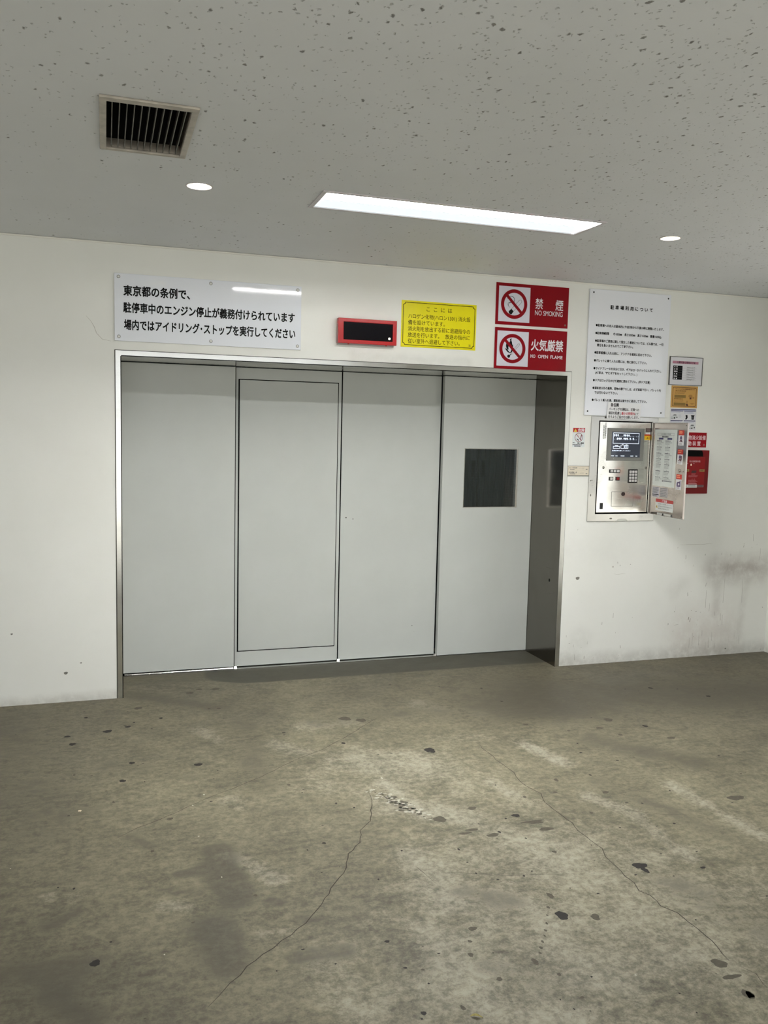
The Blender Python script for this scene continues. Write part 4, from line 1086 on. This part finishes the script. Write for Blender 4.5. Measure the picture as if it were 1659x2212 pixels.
lb = MB().box(.028, .105, .0006, .0014, 1.098, 1.1635, 0).flat([rect(.030, .103, 1.112, 1.117)], F, m=1).bars(.030, .102, 1.120, 1.161, 6, F, .55, m=2).bars(.034, .085, 1.1, 1.109, 1, F, .7, m=2)
lb.build('data_label', [sheet('silver_label', (204, 200, 210)), M_ink, M_gink], do)
lb = MB().box(.115, .201, .0006, .0014, 1.104, 1.163, 0).bars(.118, .198, 1.108, 1.160, 5, F, .5, m=1, seed=4).flat([rect(.118, .196, 1.1045, 1.108)], F, m=1)
lb.build('data_label', [sheet('grey_label', (178, 172, 172)), M_gink], do)
cn = MB().box(.074, .265, .0006, .0014, 1.0155, 1.068, 0).box(.074, .265, .0006, .0014, 1.068, 1.089, 1)
cn.line('ご注意', .145, .200, 1.0785, .015, F, .02, m=2)
cn.flat([[(.078, 1.031), (.100, 1.031), (.089, 1.052)]], F, m=3).flat([rect(.0875, .0905, 1.034, 1.046)], F - .0001, m=4)
for k, (x1, s) in enumerate(((.258, '扉を開けたまま運転しないで下さい'), (.258, '操作後は必ず扉を閉め鍵をかける'), (.222, '取扱者以外操作禁止です'))):
    cn.line(s, .106, x1, 1.058 - k * .0145, .009, F, m=4)
cn.build('caution_label', [sheet('caution_white', (216, 220, 218)), sheet('caution_red', (172, 44, 42)), M_wink, sheet('caution_yellow', (206, 170, 60)), M_dink], do)
MB().box(.158, .166, -.004, .0015, .986, 1.0005).box(.166, .178, -.003, .0015, .9865, .989).build('door_stay', M_kb, do)
MB().box(.252, .2585, -.003, .0015, .986, 1.0025).build('door_stay', M_kb, do)

# ------------------------------------------------------------------ notices to the right of the control panel
T = Thing('vehicle_limits_notice', 'white framed notice of vehicle size limits with a black and white table', 'notice', (3.544, 0, 1.821))
T.part('sheet', MB().box(3.419, 3.669, -.006, -.0003, 1.8225, 2.001), sheet('notice_white', (224, 223, 228), .25))
T.part('frame', MB().prism([rect(3.417, 3.671, 1.8205, 2.003), rect(3.4205, 3.667, 1.8235, 1.9995)], -.0085, -.0003), plain('dark_frame', (84, 82, 78), .4), recalc=True)
k = MB()
d = -.0064
k.flat([rect(3.4365, 3.6365, 1.9585, 1.975)], d, m=0)
k.line('入庫可能な車両の寸法', 3.470, 3.612, 1.967, .0135, d - .0003, .02, m=1)
k.flat([rect(3.4435, 3.515, 1.8555, 1.9455)], d, m=2)
rows = (('全  長', '5050mm以下'), ('全  幅', '1850mm以下'), ('車輪外幅', '1700mm以下'), ('全  高', '1550mm以下'), ('最低地上高', '110mm以上'), ('重  量', '1600kg以下'))
for i, (a, b_) in enumerate(rows):
    z = 1.9385 - i * .0152
    k.line(a, 3.450, 3.477, z, .0075, d - .0003, .04, m=3)
    k.line(b_, 3.548, 3.612, z - .002, .0095, d - .0003, .01, m=4)
    if i: k.flat([rect(3.446, 3.513, z + .0074, z + .0082)], d - .0003, m=5)
    k.flat([rect(3.515, 3.625, z - .0088, z - .0082)], d, m=5)
T.part('print', k, [plain('pink_band', (186, 128, 148), .4), plain('plum_print', (62, 16, 44), .5), M_ink, M_wink, M_gink, plain('pale_rule', (120, 118, 118), .5)])

T = Thing('orange_notice', 'small orange notice with rounded dark border below the vehicle limits notice', 'notice', (3.545, 0, 1.675))
T.part('sheet', MB().box(3.4435, 3.647, -.0022, -.0003, 1.675, 1.817), sheet('orange_sheet', (206, 158, 82), .35))
k = MB()
d = -.0026
k.flat([rrect(3.453, 3.637, 1.684, 1.8075, .010), rrect(3.456, 3.634, 1.687, 1.8045, .008)], d, m=0)
k.line('パレット上での注意事項を守って', 3.471, 3.622, 1.796, .009, d, .02, m=0)
k.bars(3.474, 3.580, 1.778, 1.787, 1, d, .7, m=1, seed=2)
k.bars(3.470, 3.555, 1.762, 1.777, 2, d, .35, m=1, seed=3)
k.flat([rect(3.468, 3.556, 1.739, 1.758)], d, m=2)
k.bars(3.466, 3.545, 1.727, 1.735, 1, d, .7, m=1, seed=5)
k.bars(3.466, 3.556, 1.711, 1.724, 2, d, .35, m=1, seed=6)
k.flat([rect(3.465, 3.556, 1.690, 1.708)], d, m=2)
k.bars(3.470, 3.553, 1.742, 1.756, 2, d - .0003, .4, m=1, seed=7).bars(3.468, 3.553, 1.693, 1.706, 2, d - .0003, .4, m=1, seed=8)
k.flat([circ(3.592, 1.752, .016, 16, .010)], d, m=3).flat([rect(3.586, 3.600, 1.732, 1.744)], d - .0003, m=0).flat([circ(3.615, 1.742, .009, 12, .006)], d, m=3)
k.flat([rect(3.563, 3.572, 1.697, 1.722)], d, m=3).flat([[(3.557, 1.700), (3.575, 1.700), (3.577, 1.688), (3.566, 1.688)]], d - .0003, m=0)
k.flat([[(3.585, 1.704), (3.608, 1.698), (3.630, 1.706), (3.607, 1.708)]], d, m=3)
T.part('print', k, [plain('maroon_print', (84, 40, 16), .5), plain('ochre_print', (132, 92, 32), .5), plain('olive_block', (138, 112, 46), .5), plain('tan_print', (170, 124, 56), .5)])

T = Thing('vehicle_notice', 'white notice with navy bars and small car pictures, partly behind the open cabinet door', 'notice', (3.546, 0, 1.529))
T.part('sheet', MB().box(3.445, 3.6465, -.002, -.0003, 1.529, 1.6705), sheet('white_notice', (226, 226, 230), .3))
k = MB()
d = -.0024
k.flat([rect(3.4485, 3.641, 1.6615, 1.6665)], d, m=0).flat([rect(3.4485, 3.543, 1.6525, 1.6565)], d, m=0).flat([rect(3.550, 3.641, 1.6525, 1.6565)], d, m=0)
k.flat([rect(3.4485, 3.641, 1.6570, 1.6612)], d, m=1)
k.flat([rect(3.4485, 3.543, 1.5885, 1.594)], d, m=0).flat([rect(3.550, 3.641, 1.5885, 1.594)], d, m=0)
k.bars(3.449, 3.542, 1.642, 1.651, 2, d, .5, m=1, seed=1).bars(3.551, 3.637, 1.636, 1.651, 3, d, .5, m=1, seed=2)
k.bars(3.449, 3.542, 1.578, 1.587, 2, d, .5, m=1, seed=3).bars(3.551, 3.637, 1.578, 1.587, 2, d, .5, m=1, seed=4)
def car(x, z, s):
    k.flat([[(x - .026 * s, z - .010 * s), (x - .024 * s, z + .002 * s), (x - .012 * s, z + .006 * s), (x - .004 * s, z + .015 * s), (x + .016 * s, z + .015 * s), (x + .025 * s, z + .004 * s), (x + .026 * s, z - .008 * s), (x, z - .014 * s)]], d, m=2)
    k.flat([[(x - .010 * s, z + .006 * s), (x - .003 * s, z + .014 * s), (x + .014 * s, z + .014 * s), (x + .016 * s, z + .007 * s)]], d - .0002, m=3)
    k.flat([circ(x + .002 * s, z - .009 * s, .005 * s, 12)], d - .0002, m=4).flat([circ(x + .022 * s, z - .005 * s, .004 * s, 12)], d - .0002, m=4)
    k.flat([rect(x - .026 * s, x - .006 * s, z - .0125 * s, z - .0095 * s)], d - .0002, m=3)
car(3.475, 1.617, 1.0)
k.bars(3.508, 3.532, 1.608, 1.630, 5, d, .3, m=5, seed=5)
k.flat([[(3.560, 1.600), (3.572, 1.600), (3.580, 1.612), (3.578, 1.628), (3.562, 1.630), (3.566, 1.612)]], d, m=4)
k.flat([[(3.603, 1.629), (3.634, 1.629), (3.630, 1.623), (3.628, 1.600), (3.610, 1.600), (3.608, 1.622)]], d, m=4)
k.bars(3.612, 3.626, 1.604, 1.620, 3, d - .0002, .4, m=3, seed=6)
car(3.615, 1.553, 1.0)
car(3.498, 1.553, .9)
k.flat([rect(3.585, 3.592, 1.556, 1.572)], d, m=5)
T.part('print', k, [M_navy, plain('pale_blue_print', (176, 180, 206), .5), plain('pale_car', (206, 208, 210), .5), plain('mid_grey', (110, 112, 114), .5), M_ink, plain('light_grey', (168, 170, 176), .5)])

T = Thing('extinguishing_sign', 'red sign with white Japanese text behind the open cabinet door', 'sign', (3.59, 0, 1.419))
T.part('plate', MB().box(3.440, 3.7375, -.003, -.0003, 1.419, 1.5165), sheet('red_plate', (152, 4, 20), .32, .2))
tx = MB()
tx.line('ハロゲン化物消火設備', 3.458, 3.730, 1.483, .029, -.0034, .014)
for i, s in enumerate('手動起動装置'):
    tx.line(s, 3.593 + (i - 3) * .0362, 3.593 + (i - 3) * .0362 + .027, 1.4445, .029, -.0034, .014)
T.part('lettering', tx, plain('pinkish_white', (238, 206, 212), .5))
T.part('seal_mark', MB().bars(3.713, 3.729, 1.428, 1.442, 4, -.0034, .75, seed=3), plain('grey_seal', (150, 110, 104), .5))

T = Thing('fire_control_box', 'red steel fire-extinguishing control box on the wall, partly behind the open cabinet door', 'fire box', (3.64, 0, 1.112))
M_fr = plain('dark_red_steel', (122, 0, 8), .35, vary=.05, spec=.25)
M_fr2 = plain('red_cover', (152, 8, 18), .3, vary=.04, spec=.25)
Y = -.022
T.part('box', MB().box(3.515, 3.754, Y, -.0003, 1.1135, 1.401), M_fr, bevel=.003)
T.part('handle_recess', MB().flat([[(3.56, 1.3995), (3.56, 1.360), (3.704, 1.360), (3.702, 1.380), (3.697, 1.393), (3.690, 1.3995)]], Y - .0005), M_black)
T.part('cover', MB().box(3.553, 3.7175, Y - .006, Y, 1.155, 1.3555), M_fr2, bevel=.001)
k = MB()
d = Y - .0064
k.line('消火設備操作箱', 3.593, 3.679, 1.3275, .0125, d, .012, m=0)
for x in (3.580, 3.609, 3.629): k.flat([rect(x - .005, x + .005, 1.3125, 1.3145)], d, m=0)
M_fp = [plain('rose_print', (232, 176, 180), .5), plain('dim_rose', (206, 108, 112), .5), plain('dark_red_print', (70, 8, 10), .5)]
T.part('heading', k, M_fp)
T.part('pilot_lamp', MB().flat([circ(3.608, 1.304, .0042, 14)], d), glow('lit_lamp', (1, .85, .6), .9))
T.part('pilot_lamp', MB().flat([circ(3.580, 1.304, .003, 12)], d), M_fp[2])
M_brass = plain('brass_tag', (160, 126, 66), .4, .3)
for x, sd in ((3.677, 1), (3.555, 2)):
    T.part('brass_tag', MB().box(x, x + .0395, d - .001, d, 1.2595, 1.276).bars(x + .006, x + .034, 1.263, 1.272, 2, d - .0014, .5, m=1, seed=sd), [M_brass, M_fp[2]])
k = MB()
k.flat([[(3.612, 1.252), (3.650, 1.252), (3.654, 1.267), (3.618, 1.267)]], d, m=2)
k.bars(3.615, 3.650, 1.238, 1.247, 2, d, .5, m=1, seed=3).bars(3.594, 3.670, 1.222, 1.236, 3, d, .5, m=1, seed=4)
k.line('注  意', 3.618, 3.645, 1.211, .007, d, m=1)
k.bars(3.594, 3.666, 1.186, 1.205, 4, d, .5, m=1, seed=5).flat([rect(3.596, 3.660, 1.1805, 1.183)], d, m=0)
T.part('instructions', k, M_fp)
k = MB().box(3.555, 3.6625, d - .001, d, 1.1545, 1.1745, 0).flat([circ(3.577, 1.1645, .005, 12, .003)], d - .0014, m=1).bars(3.594, 3.655, 1.158, 1.171, 3, d - .0014, .4, m=2, seed=7)
T.part('maker_plate', k, [sheet('white_strip', (226, 226, 226)), plain('green_logo', (40, 84, 70), .5), M_gink])
T.part('data_plate', MB().box(3.665, 3.716, d - .0008, d, 1.157, 1.172).bars(3.668, 3.713, 1.159, 1.170, 2, d - .0014, .5, m=1, seed=8), [plain('grey_strip', (126, 100, 104), .5), M_fp[2]])

# small stickers left of the control panel
T = Thing('danger_sticker', 'small white sticker with a red danger heading beside the right jamb', 'sticker', (2.776, 0, 1.407))
T.part('sheet', MB().box(2.733, 2.8195, -.0012, -.0003, 1.407, 1.528), sheet('sticker_white', (226, 232, 232)))
k = MB()
d = -.0016
k.flat([rect(2.734, 2.819, 1.500, 1.5275)], d, m=0)
k.flat([[(2.740, 1.5035), (2.761, 1.5035), (2.7505, 1.5225)]], d - .0003, m=1)
k.text('!', 2.7495, 2.7515, 1.506, 1.517, d - .0006, .03, m=4)
k.line('危険', 2.768, 2.815, 1.5135, .0215, d - .0003, .02, m=2)
k.flat([circ(2.776, 1.468, .0285, 40), circ(2.776, 1.468, .0255, 40)], d, m=3)
k.flat([tilt([(-.027, -.0016), (.027, -.0016), (.027, .0016), (-.027, .0016)], 2.776, 1.468, -47)], d - .0003, m=3)
k.flat([[(2.7605, 1.4595), (2.768, 1.460), (2.774, 1.456), (2.776, 1.447), (2.772, 1.446), (2.769, 1.454), (2.760, 1.457)]], d, m=4)
k.flat([[(2.786, 1.452), (2.791, 1.452), (2.7935, 1.466), (2.7975, 1.482), (2.794, 1.486), (2.7905, 1.480)]], d, m=3)
k.bars(2.762, 2.781, 1.472, 1.486, 4, d, .35, m=5, seed=4)
k.flat([rect(2.734, 2.748, 1.4335, 1.4365)], d, m=4)
k.line('無人確認', 2.768, 2.814, 1.4325, .010, d, .03, m=4)
k.bars(2.734, 2.812, 1.4185, 1.424, 1, d, .7, m=4, seed=5).bars(2.747, 2.803, 1.410, 1.416, 1, d, .8, m=4, seed=6)
T.part('print', k, [plain('heading_red', (176, 16, 26), .45), plain('warning_yellow', (246, 226, 90), .4), M_wink, plain('crimson_print', (122, 22, 40), .5), M_ink, plain('pale_red_print', (206, 140, 146), .5)])
GP = 'cream name plates beside the control panel'
for j, (z0, z1, a, b_, lab) in enumerate(((1.2592, 1.2875, 'パレット収容台数', '1～27', 'upper cream plate with fine print between the right jamb and the control panel'),
                                          (1.2295, 1.2585, '車両積載上限', '1600', 'lower cream plate with fine print between the right jamb and the control panel'))):
    T = Thing('name_plate', lab, 'name plate', (2.782, 0, z0), GP)
    T.part('plate', MB().box(2.7085, 2.8565, -.0065, -.0003, z0, z1), sheet('cream_plate', (226, 216, 196), .3), bevel=.0006)
    k = MB()
    zm = (z0 + z1) / 2
    k.line(a, 2.7135, 2.772, zm + .004, .0095, -.0069, .01, m=0)
    k.bars(2.722, 2.762, zm - .008, zm - .004, 1, -.0069, .8, m=0, seed=j)
    k.text(b_, 2.785, 2.822, zm - .004, zm + .004, -.0069, m=1)
    k.flat([rect(2.834, 2.846, zm - .006, zm - .0025)], -.0069, m=0)
    T.part('print', k, [M_dink, plain('faint_print', (176, 168, 152), .5)])
    if j == 0: T.part('rail', MB().box(2.7065, 2.858, -.0075, -.0003, 1.2875, 1.2892), plain('dark_rail', (60, 54, 46), .5))
    else: T.part('rail', MB().box(2.7065, 2.858, -.0075, -.0003, 1.2275, 1.2293), plain('dark_rail', (60, 54, 46), .5))

# ------------------------------------------------------------------ litter on the floor
lf = MB()
n = 8
for i in range(n + 1):
    u = i / n
    wd = .0042 * math.sin(math.pi * min(1, u * 1.05 + .02)) ** .8 + .0003
    x = .8240 + .030 * u
    y = -2.8690 - .0145 * u + .003 * math.sin(math.pi * u)
    z = .0012 + .0035 * math.sin(math.pi * u)
    for s_, dz in ((-1, .0016), (0, 0), (1, .0016)):
        lf.v.append((x + s_ * wd * .4, y + s_ * wd, z + dz))
for i in range(n):
    for s_ in (0, 1):
        a = i * 3 + s_
        lf.f.append((a, a + 1, a + 4, a + 3)); lf.m.append(0)
T = Thing('dry_leaf', 'tiny curled yellow-green leaf lying on the concrete at the front edge of the floor', 'leaf', (.839, -2.876, 0))
T.part('blade', lf, plain('olive_leaf', (150, 138, 62), .6, vary=.4, scale=150), smooth=True)
T.part('stalk', MB().ribbon([(.854, -2.8835), (.861, -2.888), (.866, -2.889)], .0014, .0016), plain('leaf_stalk', (84, 70, 40), .6))
sc = MB()
sc.prism([[(-.166, -1.386), (-.157, -1.388), (-.153, -1.381), (-.158, -1.378), (-.165, -1.380)]], .0005, .0035, 'z')
o = sc.build('paper_scrap', plain('cream_paper', (226, 214, 186), .7), origin=(-.16, -1.383, .0), recalc=True)
tag(o, 'tiny cream paper scrap on the floor in front of the left wall', 'scrap')
